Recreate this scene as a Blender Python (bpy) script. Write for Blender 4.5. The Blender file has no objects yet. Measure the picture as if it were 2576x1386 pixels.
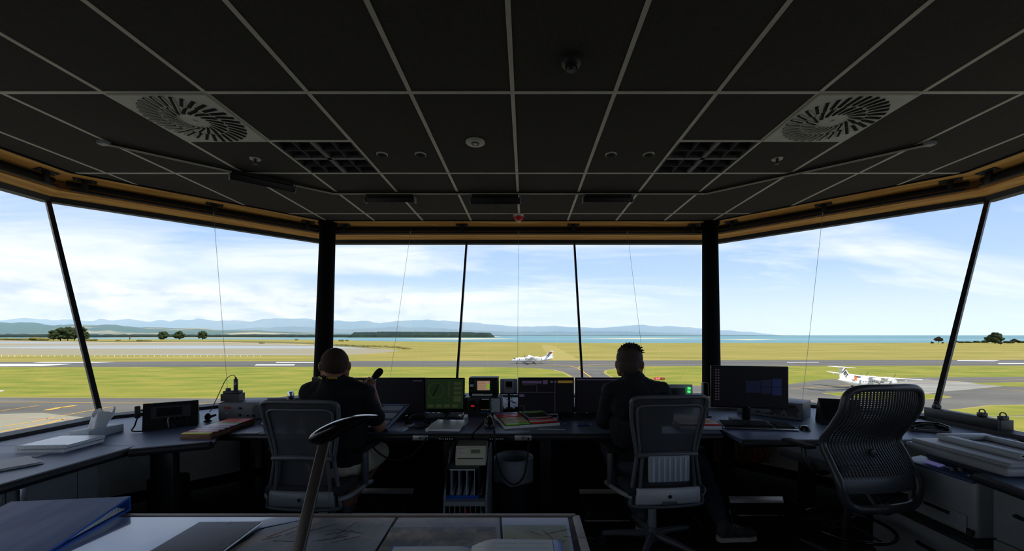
import bpy, bmesh, math, random
from mathutils import Vector as V, Matrix, Euler, noise
random.seed(7)
SC = bpy.context.scene
COL = SC.collection
# ---------------------------------------------------------------- camera, sky, sun, exposure
FPX, CX, CY, CAMZ = 1034.0, 1322.0, 843.0, 1.40      # focal length in pixels of the 2576x1386 frame, horizon point
cam = bpy.data.cameras.new('camera'); camo = bpy.data.objects.new('camera', cam); COL.objects.link(camo)
cam.sensor_width = 36; cam.lens = 36*FPX/2576
cam.shift_x = (1288-CX)/2576; cam.shift_y = (CY-693)/2576
cam.clip_start = .03; cam.clip_end = 90000
camo.location = (0, 0, CAMZ); camo.rotation_euler = (math.pi/2, 0, 0)
SC.camera = camo
SC.cycles.volume_bounces = 2
vs = SC.view_settings
vs.view_transform = 'Standard'; vs.look = 'None'; vs.gamma = 1; vs.exposure = 0.30
vs.use_curve_mapping = False
sun = bpy.data.lights.new('sun', 'SUN'); sun.energy = 4.3; sun.angle = .0093; sun.color = (1, .95, .86)
suno = bpy.data.objects.new('sun', sun); COL.objects.link(suno)
suno.rotation_euler = V((-.78, .42, -.92)).to_track_quat('-Z', 'Y').to_euler()
W = bpy.data.worlds.new('sky'); SC.world = W; W.use_nodes = True
def sky():
    nt = W.node_tree; N = nt.nodes; L = nt.links; N.clear()
    def nd(t, **k):
        n = N.new(t)
        for a, b in k.items(): setattr(n, a, b)
        return n
    def mth(op, a, b=None, clamp=False):
        n = nd('ShaderNodeMath', operation=op, use_clamp=clamp)
        for i, x in enumerate((a, b)):
            if x is None: continue
            if isinstance(x, (int, float)): n.inputs[i].default_value = x
            else: L.new(x, n.inputs[i])
        return n.outputs[0]
    def mixc(f, a, b):
        n = nd('ShaderNodeMix', data_type='RGBA')
        L.new(f, n.inputs[0])
        for i, x in ((6, a), (7, b)):
            if isinstance(x, tuple): n.inputs[i].default_value = x+(1,)
            else: L.new(x, n.inputs[i])
        return n.outputs[2]
    def mrange(v, a, b, c, d):
        n = nd('ShaderNodeMapRange'); L.new(v, n.inputs[0])
        for i, x in enumerate((a, b, c, d)): n.inputs[i+1].default_value = x
        return n.outputs[0]
    def nz(vec, scale, detail, rough=.55, dist=0):
        n = nd('ShaderNodeTexNoise'); L.new(vec, n.inputs['Vector'])
        n.inputs['Scale'].default_value = scale; n.inputs['Detail'].default_value = detail
        n.inputs['Roughness'].default_value = rough; n.inputs['Distortion'].default_value = dist
        return n.outputs[0]
    tc = nd('ShaderNodeTexCoord'); sep = nd('ShaderNodeSeparateXYZ'); L.new(tc.outputs['Generated'], sep.inputs[0])
    x, y, z = sep.outputs
    zc = mth('MAXIMUM', z, 0.0)
    ramp = nd('ShaderNodeValToRGB'); L.new(zc, ramp.inputs[0])
    els = ramp.color_ramp.elements
    els[0].position = 0; els[0].color = (.77, .85, .93, 1)
    els[1].position = 1; els[1].color = (.10, .22, .55, 1)
    for p, c in ((.05, (.65, .77, .91)), (.14, (.44, .61, .87)), (.28, (.33, .50, .84)), (.55, (.20, .36, .74))):
        e = els.new(p); e.color = c+(1,)
    # high streaky cloud: direction projected on a flat layer, stretched sideways
    h = mth('ADD', zc, .12)
    px, py = mth('DIVIDE', x, h), mth('DIVIDE', y, h)
    cv = nd('ShaderNodeCombineXYZ'); L.new(mth('MULTIPLY', mth('ADD', px, mth('MULTIPLY', py, .55)), .42), cv.inputs[0])
    L.new(mth('ADD', py, mth('MULTIPLY', px, -.12)), cv.inputs[1]); cv.inputs[2].default_value = 3.7
    n1 = nz(cv.outputs[0], .95, 7, .6, .6)
    side = mrange(mth('MULTIPLY', px, 1.0), -4.2, 3.2, .13, -.085)
    c1 = mrange(mth('ADD', n1, side), .44, .70, 0, 1)
    # low cumulus band over the hills
    cu = nd('ShaderNodeCombineXYZ'); L.new(mth('ARCTAN2', x, y), cu.inputs[0]); L.new(mth('MULTIPLY', z, 2.6), cu.inputs[1])
    n2 = nz(cu.outputs[0], 7.5, 8, .62, .2)
    bandv = mth('MULTIPLY', mrange(z, .015, .03, 0, 1), mrange(z, .075, .125, 1, 0))
    lside = mrange(mth('ARCTAN2', x, y), -.45, .25, .06, -.22)
    c2 = mth('MULTIPLY', mrange(mth('ADD', n2, lside), .42, .56, 0, .9), bandv)
    cols = mixc(c1, ramp.outputs[0], (.93, .955, .99))
    n3 = nz(cu.outputs[0], 16, 6)
    cc = mixc(mrange(n3, .38, .62, 0, 1), (.58, .67, .78), (.93, .95, .97))
    cols = mixc(c2, cols, cc)
    bg = nd('ShaderNodeBackground'); L.new(cols, bg.inputs[0]); bg.inputs[1].default_value = 1.0
    out = nd('ShaderNodeOutputWorld'); L.new(bg.outputs[0], out.inputs[0])
sky()
# ---------------------------------------------------------------- helpers
def LIN(c):
    return tuple(((v/255)/12.92 if v <= 10 else ((v/255+.055)/1.055)**2.4) for v in c)
MATS = {}; ALB = [1.0]
def mat(name, col, rough=.55, metal=0, spec=.5, nz=None, bump=None, col2=None, emit=None, stretch=(1, 1, 1), coat=0, wood=False, alpha=None):
    """procedural material; col/col2 sRGB 0-255; nz=(scale, detail, lo, hi) mixes col and col2; bump=(scale, strength)"""
    m = bpy.data.materials.new(name); m.use_nodes = True; nt = m.node_tree; N = nt.nodes; L = nt.links
    lin = (lambda c: tuple(min(.82, v*ALB[0]) for v in LIN(c))) if not emit else LIN
    b = N['Principled BSDF']; b.inputs['Roughness'].default_value = rough; b.inputs['Metallic'].default_value = metal
    b.inputs['Specular IOR Level'].default_value = spec; b.inputs['Coat Weight'].default_value = coat
    b.inputs['Base Color'].default_value = lin(col)+(1,)
    if nz is None and emit is None: nz = (9, 3, .3, .7); col2 = tuple(min(255, v*1.07+1) for v in col)
    tc = N.new('ShaderNodeTexCoord'); mp = N.new('ShaderNodeMapping'); L.new(tc.outputs['Object'], mp.inputs[0]); mp.inputs['Scale'].default_value = stretch
    if nz:
        if wood:
            n = N.new('ShaderNodeTexWave'); n.bands_direction = 'Z'; n.inputs['Scale'].default_value = nz[0]; n.inputs['Distortion'].default_value = 9; n.inputs['Detail'].default_value = nz[1]; n.inputs['Detail Scale'].default_value = 1.4
        else:
            n = N.new('ShaderNodeTexNoise'); n.inputs['Scale'].default_value = nz[0]; n.inputs['Detail'].default_value = nz[1]
        L.new(mp.outputs[0], n.inputs['Vector'])
        r = N.new('ShaderNodeValToRGB'); L.new(n.outputs[0] if not wood else n.outputs['Fac'], r.inputs[0])
        r.color_ramp.elements[0].position = nz[2]; r.color_ramp.elements[0].color = lin(col)+(1,)
        r.color_ramp.elements[1].position = nz[3]; r.color_ramp.elements[1].color = lin(col2 or col)+(1,)
        L.new(r.outputs[0], b.inputs['Base Color'])
    if bump:
        n = N.new('ShaderNodeTexNoise'); n.inputs['Scale'].default_value = bump[0]; n.inputs['Detail'].default_value = 4; L.new(mp.outputs[0], n.inputs['Vector'])
        bp = N.new('ShaderNodeBump'); bp.inputs['Strength'].default_value = bump[1]; bp.inputs['Distance'].default_value = .01
        L.new(n.outputs[0], bp.inputs['Height']); L.new(bp.outputs[0], b.inputs['Normal'])
    if emit:
        b.inputs['Emission Color'].default_value = lin(col)+(1,); b.inputs['Emission Strength'].default_value = emit
        b.inputs['Base Color'].default_value = (.01, .01, .012, 1)
    if alpha is not None:
        tr = N.new('ShaderNodeBsdfTransparent'); mx = N.new('ShaderNodeMixShader'); mx.inputs[0].default_value = alpha
        L.new(tr.outputs[0], mx.inputs[1]); L.new(b.outputs[0], mx.inputs[2]); L.new(mx.outputs[0], N['Material Output'].inputs[0])
    MATS[name] = m
    return m
def tag(o, label=None, cat=None, group=None, kind=None):
    for k, v in (('label', label), ('category', cat), ('group', group), ('kind', kind)):
        if v: o[k] = v
    return o
def thing(name, label, cat, loc=(0, 0, 0), rz=0, group=None, kind=None, rot=None, parent=None):
    o = bpy.data.objects.new(name, None); COL.objects.link(o); o.location = loc
    o.rotation_euler = rot or (0, 0, rz); o.empty_display_size = .05; o.parent = parent
    return tag(o, label, cat, group, kind)
def basis(d):
    d = V(d).normalized(); a = V((0, 0, 1)) if abs(d.z) < .95 else V((1, 0, 0))
    u = d.cross(a).normalized(); return u, u.cross(d).normalized()
class MB:
    def __init__(s): s.v = []; s.f = []; s.mi = []; s.sm = []
    def add(s, vs, fs, m=0, sm=False, M=None):
        o = len(s.v)
        s.v += [tuple(M @ V(p)) if M else tuple(p) for p in vs]
        s.f += [tuple(i+o for i in f) for f in fs]; s.mi += [m]*len(fs); s.sm += [sm]*len(fs)
        return s
    def box(s, c, d, rot=None, bev=0, m=0, seg=2):
        M = Matrix.Translation(V(c)) @ (Euler(rot).to_matrix().to_4x4() if rot else Matrix())
        x, y, z = (k/2 for k in d)
        if bev <= 0:
            return s.add([(i*x, j*y, k*z) for i in (-1, 1) for j in (-1, 1) for k in (-1, 1)], [(0, 1, 3, 2), (4, 6, 7, 5), (0, 4, 5, 1), (2, 3, 7, 6), (0, 2, 6, 4), (1, 5, 7, 3)], m, False, M)
        bm = bmesh.new(); bmesh.ops.create_cube(bm, size=1); bmesh.ops.scale(bm, vec=d, verts=bm.verts)
        bmesh.ops.bevel(bm, geom=bm.edges[:], offset=min(bev, min(d)*.49), segments=seg, affect='EDGES', profile=.5)
        bm.verts.index_update()
        s.add([v.co.copy() for v in bm.verts], [[v.index for v in f.verts] for f in bm.faces], m, seg > 1, M); bm.free()
        return s
    def bar(s, p0, p1, w, h, m=0, up=(0, 0, 1), bev=0):
        p0, p1 = V(p0), V(p1); d = p1-p0; Z = d.normalized(); X = Z.cross(V(up)).normalized(); Y = X.cross(Z)
        M = Matrix((X, Z, Y)).transposed().to_4x4(); M.translation = (p0+p1)/2
        t = MB(); t.box((0, 0, 0), (w, d.length, h), bev=bev)
        return s.add(t.v, t.f, m, bev > 0, M)
    def cyl(s, p0, p1, r0, r1=None, n=16, m=0, caps=True, sm=True):
        r1 = r0 if r1 is None else r1; p0, p1 = V(p0), V(p1); u, w = basis(p1-p0); vs = []
        for p, r in ((p0, r0), (p1, r1)):
            vs += [p+(u*math.cos(2*math.pi*i/n)+w*math.sin(2*math.pi*i/n))*r for i in range(n)]
        s.add(vs, [(i, n+i, n+(i+1) % n, (i+1) % n) for i in range(n)], m, sm)
        if caps: s.add(vs, [tuple(range(n)), tuple(range(2*n-1, n-1, -1))], m)
        return s
    def tube(s, pts, r, n=8, closed=False, m=0, flat=None):
        pts = [V(p) for p in pts]; k = len(pts); rs = r if isinstance(r, (list, tuple)) else [r]*k; vs = []; u = None
        fr = []
        for i, p in enumerate(pts+(pts[:1] if closed else [])):
            i %= k; a = pts[(i-1) % k] if (closed or i) else p; b = pts[(i+1) % k] if (closed or i < k-1) else p
            d = (b-a).normalized()
            if u is None: u, w = basis(d)
            else: u = (u-d*u.dot(d)).normalized()
            w = d.cross(u).normalized(); fr.append((u, w))
        tw = math.atan2(fr[-1][0].dot(fr[0][1]), fr[-1][0].dot(fr[0][0])) if closed else 0   # untwist a closed loop
        for i, p in enumerate(pts):
            u, w = fr[i]; e = -tw*i/k
            for j in range(n):
                c, q = math.cos(2*math.pi*j/n+e), math.sin(2*math.pi*j/n+e)
                vs.append(p+(u*c+w*q)*rs[i])
        fs = [(i*n+j, i*n+(j+1) % n, ((i+1) % k)*n+(j+1) % n, ((i+1) % k)*n+j) for i in range(k if closed else k-1) for j in range(n)]
        s.add(vs, fs, m, True)
        if not closed: s.add(vs, [tuple(range(n-1, -1, -1)), tuple(range((k-1)*n, k*n))], m)
        return s
    def lathe(s, prof, c=(0, 0, 0), n=24, m=0, M=None, sm=True):
        c = V(c); vs = [c+V((r*math.cos(2*math.pi*i/n), r*math.sin(2*math.pi*i/n), z)) for r, z in prof for i in range(n)]
        k = len(prof); fs = [(a*n+i, a*n+(i+1) % n, (a+1)*n+(i+1) % n, (a+1)*n+i) for a in range(k-1) for i in range(n)]
        s.add(vs, fs, m, sm, M)
        s.add(vs, [tuple(range(n-1, -1, -1)), tuple(range((k-1)*n, k*n))], m, False, M)
        return s
    def prism(s, poly, vec, m=0, sm=False):
        k = len(poly); a = [V(p) for p in poly]; b = [p+V(vec) for p in a]
        s.add(a+b, [(i, (i+1) % k, k+(i+1) % k, k+i) for i in range(k)], m, sm)
        return s.add(a+b, [tuple(range(k-1, -1, -1)), tuple(range(k, 2*k))], m)
    def ball(s, c, r, n=16, k=10, m=0, M=None):
        r = (r, r, r) if isinstance(r, (int, float)) else r; c = V(c)
        vs = [c+V((0, 0, -r[2]))]
        for a in range(1, k):
            t = math.pi*a/k
            vs += [c+V((r[0]*math.sin(t)*math.cos(2*math.pi*i/n), r[1]*math.sin(t)*math.sin(2*math.pi*i/n), -r[2]*math.cos(t))) for i in range(n)]
        vs.append(c+V((0, 0, r[2]))); e = len(vs)-1
        fs = [(0, 1+(i+1) % n, 1+i) for i in range(n)]
        fs += [(1+a*n+i, 1+a*n+(i+1) % n, 1+(a+1)*n+(i+1) % n, 1+(a+1)*n+i) for a in range(k-2) for i in range(n)]
        fs += [(e, 1+(k-2)*n+i, 1+(k-2)*n+(i+1) % n) for i in range(n)]
        return s.add(vs, fs, m, True, M)
    def grid(s, fn, nu, nv, m=0, sm=True, wrap=False):
        vs = [fn(i/nu, j/nv) for j in range(nv+1) for i in range(nu+1)]
        return s.add(vs, [(j*(nu+1)+i, j*(nu+1)+i+1, (j+1)*(nu+1)+i+1, (j+1)*(nu+1)+i) for j in range(nv) for i in range(nu)], m, sm)
    def poly(s, pts, m=0): return s.add(pts, [tuple(range(len(pts)))], m)
    def mesh(s, name, mats, fix=True):
        me = bpy.data.meshes.new(name); me.from_pydata(s.v, [], s.f)
        for a in (mats if isinstance(mats, (list, tuple)) else [mats]): me.materials.append(MATS[a] if isinstance(a, str) else a)
        me.polygons.foreach_set('material_index', s.mi); me.polygons.foreach_set('use_smooth', s.sm)
        if fix:
            bm = bmesh.new(); bm.from_mesh(me); bmesh.ops.recalc_face_normals(bm, faces=bm.faces); bm.to_mesh(me); bm.free()
        me.update(); return me
    def build(s, name, mats, parent=None, loc=None, rot=None, fix=True, **tags):
        return link(name, s.mesh(name, mats, fix), parent, loc, rot, **tags)
def link(name, me, parent=None, loc=None, rot=None, label=None, cat=None, group=None, kind=None):
    o = bpy.data.objects.new(name, me); COL.objects.link(o); o.parent = parent
    if loc is not None: o.location = loc
    if rot is not None: o.rotation_euler = rot
    return tag(o, label, cat, group, kind)
def copy_tree(o, parent=None, loc=None, rz=None, label=None):
    c = o.copy(); COL.objects.link(c); c.parent = parent
    if loc is not None: c.location = loc
    if rz is not None: c.rotation_euler = (0, 0, rz)
    if label: c['label'] = label
    for ch in o.children: copy_tree(ch, c)
    return c
def P(x, y, d): return V(((x-CX)*d/FPX, d, CAMZ+(CY-y)*d/FPX))            # photo pixel at depth d -> world point
def D(x, y, z=.72): return P(x, y, (CAMZ-z)*FPX/(y-CY))                   # photo pixel on the level z -> world point
GZ = -16.0
def G(x, y, dz=0): p = D(x, y, GZ); p.z += dz; return p
def textmesh(txt, size, extrude=.0005, align='CENTER'):
    c = bpy.data.curves.new('t', 'FONT'); c.body = txt; c.size = size; c.extrude = extrude; c.align_x = align; c.align_y = 'CENTER'; c.resolution_u = 3
    o = bpy.data.objects.new('t', c); COL.objects.link(o); dg = bpy.context.evaluated_depsgraph_get()
    me = bpy.data.meshes.new_from_object(o.evaluated_get(dg)); bpy.data.objects.remove(o); bpy.data.curves.remove(c)
    return me
def text(txt, size, material, parent, M, extrude=.0005, name='lettering'):
    me = textmesh(txt, size, extrude); me.transform(M); me.materials.append(MATS[material]); me.name = name
    return link(name, me, parent)
def spline(pts, k=8):
    pts = [V(p) for p in pts]; out = []
    for i in range(len(pts)-1):
        a, b, c, d = pts[max(i-1, 0)], pts[i], pts[i+1], pts[min(i+2, len(pts)-1)]
        for j in range(k):
            t = j/k; out.append(.5*((2*b)+(c-a)*t+(2*a-5*b+4*c-d)*t*t+(3*b-a-3*c+d)*t**3))
    return out+[pts[-1]]
# ---------------------------------------------------------------- materials: outside
mat('grass_near', (110, 122, 40), .9, spec=.1, nz=(1, 12, .34, .68), col2=(150, 140, 60), stretch=(.05, .13, 1))  # near airfield grass, mixed green and golden
mat('grass_far', (160, 144, 76), .9, spec=.1, nz=(1, 13, .34, .68), col2=(128, 124, 52), stretch=(.010, .036, 1))
mat('grass_edge', (170, 150, 92), .9, spec=.1, nz=(1, 5, .3, .7), col2=(146, 140, 66), stretch=(.02, .3, 1))
mat('asphalt', (88, 86, 79), .85, spec=.2, nz=(1, 6, .3, .7), col2=(112, 109, 99), stretch=(.02, .07, 1))
mat('runway_asphalt', (82, 80, 75), .85, spec=.2, nz=(1, 5, .3, .7), col2=(114, 111, 104), stretch=(.004, .11, 1))
mat('concrete', (156, 152, 140), .85, spec=.2, nz=(1, 7, .35, .68), col2=(124, 122, 115), stretch=(.05, .2, 1))
mat('apron_tan', (152, 146, 122), .85, spec=.2, nz=(1, 7, .3, .7), col2=(138, 133, 114), stretch=(.1, .2, 1))
mat('paint_yellow', (214, 160, 42), .7); mat('paint_white', (235, 235, 232), .7); mat('paint_pink', (178, 128, 120), .7)
mat('mud', (148, 138, 108), .6, spec=.12, nz=(1, 8, .50, .64), col2=(160, 172, 182), stretch=(.0012, .011, 1))
mat('sea', (92, 134, 144), .6, spec=.06, nz=(1, 6, .35, .65), col2=(124, 156, 160), stretch=(.0004, .004, 1))
mat('sand', (206, 190, 156), .9, spec=.1)
mat('spit', (128, 118, 68), .9, spec=.1, nz=(1, 6, .35, .65), col2=(92, 92, 48), stretch=(.01, .03, 1))
mat('hill', (66, 88, 62), .95, spec=.05, nz=(1, 8, .52, .64), col2=(176, 160, 112), stretch=(.0011, .0022, .004))
mat('mountain', (52, 72, 56), .95, spec=.05, nz=(1, 7, .4, .7), col2=(92, 98, 82), stretch=(.0004, .0004, .0008))
mat('pine', (34, 46, 32), .9, spec=.1, nz=(.6, 5, .3, .7), col2=(58, 68, 40))
mat('pine_far', (30, 44, 40), .95, spec=.05, nz=(.02, 5, .3, .7), col2=(48, 60, 46))
mat('pohutukawa', (64, 46, 40), .9, spec=.1, nz=(.6, 5, .3, .7), col2=(46, 54, 34))
mat('bark', (74, 62, 52), .95, spec=.1)
mat('plane_white', (238, 238, 238), .35, spec=.5); mat('plane_grey', (150, 154, 160), .4, metal=.3); mat('plane_dark', (52, 54, 62), .4)
mat('plane_orange', (240, 110, 24), .45); mat('plane_black', (22, 22, 24), .5); mat('sign_red', (205, 30, 40), .5)
# ---------------------------------------------------------------- outside: ground, water, hills
def flat(name, pts, m, label, kind='structure', z=0, parent=None):
    b = MB(); b.prism([p+V((0, 0, z*.18)) for p in pts], (0, 0, -.3)); return b.build(name, m, parent, kind=kind, label=label)
gp = lambda L: [G(x, y) for x, y in L]
flat('sea', [V((-60000, 250, GZ-1.2)), V((60000, 250, GZ-1.2)), V((60000, 70000, GZ-1.2)), V((-60000, 70000, GZ-1.2))], 'sea', 'turquoise bay water beyond the airfield')
land = [V((-1500, -400, GZ)), V((1500, -400, GZ))]+gp([(4600, 864), (2576, 861), (2300, 862), (1800, 862.3), (1500, 862.5), (1300, 861), (1100, 860), (1000, 858.6), (930, 857.5), (880, 856), (760, 854.6), (560, 853.6), (230, 853), (0, 852.6), (-1800, 852.6)])
flat('airfield_ground', land, 'grass_far', 'dry golden grass field between runway and shore')
flat('mudflat', gp([(-1500, 893), (0, 892.5), (420, 893), (800, 894), (870, 893), (960, 888), (1010, 882.5), (965, 877), (880, 872.5), (790, 867), (650, 862.8), (500, 860.5), (300, 862), (180, 859.5), (0, 856.5), (-1500, 856)]), 'mud', 'grey tidal mudflat with shallow water channels', z=.25)
flat('sand_spit', gp([(-1500, 858.5), (0, 857.3), (180, 860.5), (300, 863), (500, 861.5), (650, 863.8), (790, 868.2), (880, 873.5), (960, 877.5), (880, 868), (800, 862), (650, 858), (400, 857.2), (200, 857.5), (0, 855.3), (-1500, 855.3)]), 'spit', 'scrubby grass spit edging the mudflat', z=.6)
flat('sand_beach', gp([(-1500, 857.8), (0, 856.8), (180, 860), (300, 862.4), (500, 861), (650, 863.3), (790, 867.7), (790, 866.9), (650, 862.6), (500, 860.2), (300, 861.6), (180, 859.2), (0, 856.2), (-1500, 857)]), 'sand', 'thin pale sand beach along the spit', z=.9)
flat('paved_ground', [V((-900, -300, GZ)), V((900, -300, GZ)), V((900, 234, GZ)), V((-900, 222, GZ))], 'asphalt', 'grey asphalt apron and taxiways around the tower', z=.2)
rl = lambda x, a, b: a+(b-a)*x/2576
flat('runway', [G(x, rl(x, 923, 919.6)) for x in (-2600, 4600)]+[G(x, rl(x, 910.2, 905)) for x in (4600, -2600)], 'runway_asphalt', 'long grey asphalt runway crossing the field', z=.35)
def patch(L, label, m='grass_near', z=.5, edge=True):
    p = gp(L); c = sum(p, V())/len(p)
    if edge: flat('grass_margin', [c+(q-c)*1.004+(q-c).normalized()*.9 for q in p], 'grass_edge', 'dry pale margin around '+label, z=z-.1)
    return flat('grass_patch', p, m, label, z=z)
patch([(-2600, 925.5), (-900, 924.2), (0, 923.6), (800, 923.3), (1150, 923.2), (1240, 924), (1300, 925), (1350, 927.3), (1390, 931), (1412, 937), (1427, 945), (1437, 953), (1420, 965), (1330, 985), (1150, 1000), (950, 1006), (640, 1002), (0, 998.6), (-900, 995), (-2600, 990)], 'wide green grass strip between the tan apron and the runway')
patch([(1565, 925), (1526, 933), (1527, 940), (1545, 950), (1590, 962), (1660, 969), (1800, 970), (1975, 968), (2068, 954.5), (2200, 951), (2322, 949.4), (2576, 948), (3400, 945), (3400, 919.6), (2576, 920.2), (2000, 921.3), (1640, 922.4)], 'green grass strip between the runway and the concrete apron')
patch([(2443, 963.8), (2576, 962), (3200, 959), (3200, 974), (2576, 973), (2520, 971)], 'narrow grass strip beyond the dark apron')
patch([(2076, 989.5), (2136, 988), (2250, 988), (2352, 993), (2386, 999), (2345, 1003), (2240, 1007), (2140, 1000)], 'small pointed grass island behind the tall mesh chair')
patch([(2325, 1037), (2430, 1028.5), (2500, 1021), (2576, 1020), (3200, 1012), (3200, 1040), (2576, 1044.5), (2500, 1046), (2400, 1043.5)], 'lumpy green grass bank past the sill with the clamped box beam')
patch([(2405, 1052), (2576, 1050), (3200, 1044), (3200, 1120), (2576, 1086), (2490, 1070), (2440, 1062)], 'grass patch with yellow flowers beyond the clamped box beam')
flat('concrete_apron', gp([(2150, 967), (2330, 954.5), (2460, 963), (2535, 970.5), (2450, 979), (2380, 985), (2270, 998), (2120, 986)]), 'concrete', 'pale worn concrete apron under the parked airliner', z=.3)
flat('tan_apron', gp([(-900, 1046), (0, 1042), (105, 1039), (300, 1060), (420, 1130), (420, 1400), (-900, 1400)]), 'apron_tan', 'pale tan concrete apron below the window with the tissue box', z=.3)
flat('mown_track', gp([(1360, 868), (1389, 868), (1442, 897), (1458, 905.8), (1390, 906.6), (1374, 887)]), 'grass_edge', 'pale mown track across the golden grass', z=.2)
def stripe(name, L, w, m, z=.42, label=None):
    pts = gp(L); b = MB()
    for i in range(len(pts)-1):
        a, c = pts[i]+V((0, 0, z*.2)), pts[i+1]+V((0, 0, z*.2)); d = (c-a).normalized(); n = V((-d.y, d.x, 0))*w/2; e = d*.05
        b.poly([a-e-n, c+e-n, c+e+n, a-e+n])
    return b.build(name, m, kind='structure', label=label)
YL = [([(-300, 1010), (0, 1012), (640, 1016.5)], .35), ([(0, 1034.5), (97, 1021)], .45), ([(118, 1032.5), (150, 1026), (190, 1021)], 1.5), ([(155, 1046.5), (175, 1043), (280, 1024)], .45), ([(10, 1073.5), (78, 1063), (138, 1050)], .5), ([(0, 1087.5), (60, 1077), (120, 1066), (165, 1053)], .5),
      ([(490, 1031), (530, 1025), (560, 1025.5)], .5), ([(1355, 915.5), (1390, 917), (1430, 920), (1452, 925.5), (1468, 936), (1492, 953)], .6), ([(1560, 914), (1500, 917), (1462, 920.5), (1454, 926)], .6), ([(2300, 962), (2576, 956), (3000, 950)], .4), ([(1990, 978), (2260, 963)], .4), ([(2470, 976), (2576, 985)], .4), ([(2000, 1022), (2090, 1019)], .4)]
for L_, w_ in YL: stripe('taxi_line', L_, w_, 'paint_yellow')
for L_ in ([(0, 1053), (110, 1054), (240, 1058)], [(60, 1085), (240, 1058)], [(2500, 1100), (2545, 1086), (2562, 1080)]): stripe('pink_line', L_, .35, 'paint_pink')
for k in range(6): stripe('pink_dash', [(2040+13*k, 1009-1.2*k), (2046+13*k, 1008.5-1.2*k)], .5, 'paint_pink')
for L_ in ([(-120, 922), (0, 921.5), (105, 921), (182, 915.7), (0, 915.7), (-120, 916)], [(82, 912.6), (110, 911), (290, 910.7), (245, 912.6)], [(640, 919.5), (645, 916.9), (742, 916.9), (740, 919.3)], [(693, 912.7), (696, 911), (792, 911), (790, 912.6)], [(2408, 908), (2408, 906.4), (2515, 907), (2500, 908.6)], [(2512, 915.4), (2510, 913.4), (2640, 913.4), (2640, 915.4)], [(1980, 912.6), (1980, 912), (2060, 911.7), (2060, 912.3)]):
    flat('runway_marking', gp(L_), 'paint_white', 'white painted runway marking', z=.45)
flat('patch_repair', gp([(1487, 937.5), (1505, 937.5), (1516, 943.5), (1494, 943.5)]), 'runway_asphalt', 'dark square repair on the exit taxiway', z=.3)
for L_ in ([(1000, 851.5), (1200, 850.5), (1300, 851.3), (1150, 853)], [(1450, 850.5), (1640, 849.5), (1790, 850), (1600, 851.6)], [(1800, 853.5), (1900, 852.6), (1960, 853.4), (1880, 855)], [(240, 849), (560, 846.8), (900, 847.2), (560, 849.4)], [(900, 846.8), (1245, 845.9), (1262, 846.6), (1000, 848)]):
    flat('sandbar', [p+V((0, 0, -1)) for p in gp(L_)], 'sand', 'pale sandbar in the shallow bay')
def ridge(name, prof, d, depth, m, label, rough, nv=10, nu=340):
    x0, x1 = prof[0][0], prof[-1][0]; b = MB()
    def top(x):
        for (a, ya), (c, yc) in zip(prof, prof[1:]):
            if x <= c: return ya+(yc-ya)*(x-a)/(c-a)
        return prof[-1][1]
    def fn(u, v):
        x = x0+(x1-x0)*u; h = max(0, (CY-top(x))*d/FPX); X = (x-CX)*d/FPX
        k = math.sin(math.pi*v)**.8; n = noise.fractal(V((X*rough, v*4, d*.01)), .9, 2, 5)
        Y = d+(v-.5)*depth*2
        return V((X*(Y/d), Y, GZ-8+(h*(Y/d)+8+22)*k*(1+.16*n*(1-abs(v-.5)*.5))-14))
    b.grid(fn, nu, nv); return b.build(name, m, fix=False, kind='structure', label=label)
ridge('mountain_range', [(-3000, 808), (-700, 810), (-300, 806), (0, 806), (70, 800), (110, 807), (170, 802), (215, 808), (260, 803), (350, 806), (440, 806), (500, 804), (560, 806), (620, 808), (690, 800), (760, 803), (820, 806), (870, 810), (915, 807), (960, 812), (1010, 806), (1030, 808), (1070, 804), (1120, 808), (1160, 808), (1200, 813), (1250, 818), (1300, 821), (1400, 820), (1450, 822), (1500, 825), (1560, 821), (1620, 818), (1680, 820), (1740, 824), (1800, 830), (1880, 834), (1920, 838), (1950, 842), (2000, 846)], 26000, 3500, 'mountain', 'distant hazy blue mountain range across the bay', .0009)
ridge('foothills', [(480, 842), (560, 830), (640, 824), (740, 821), (810, 823), (860, 828), (950, 824), (1040, 822), (1120, 826), (1200, 831), (1280, 834), (1400, 833), (1500, 832), (1600, 834), (1700, 837), (1850, 842), (1900, 846)], 17000, 2200, 'mountain', 'hazy foothills in front of the mountain range', .0012)
ridge('farmland_hills', [(-3000, 800), (-900, 806), (-300, 810), (0, 811), (60, 812), (150, 814), (250, 817), (330, 820), (400, 822), (500, 826), (600, 829), (700, 833), (800, 836), (900, 838.5), (960, 841), (1010, 845)], 8000, 1500, 'hill', 'patchwork farmland hills behind the estuary', .0018)
ridge('far_shore_trees', [(-3000, 839), (0, 838), (120, 837.5), (260, 838.5), (400, 838), (520, 839), (700, 838.6), (800, 839.5), (900, 839), (940, 841), (980, 845)], 3600, 250, 'pine_far', 'dark line of trees along the far shore', .02, nv=6)
b = MB()
def canopy(u, v):
    x = 898+344*u; top = 836 if x < 965 else 835.3+.006*(x-1100)+(.9 if x > 1190 else 0); d = 3400
    h = (CY-top)*d/FPX+17; e = min(1, u*30, (1-u)*30); k = 0 if v in (0, 1) else 1
    return V(((x-CX)*d/FPX, d+420*(v-.5), GZ-1+k*e*h*(1+.13*noise.noise(V((x*.9, v*9, 0))))))
b.grid(canopy, 240, 8); b.build('island_forest', 'pine_far', fix=False, kind='stuff', label='long dark pine forest on the low island', cat='forest')
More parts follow.
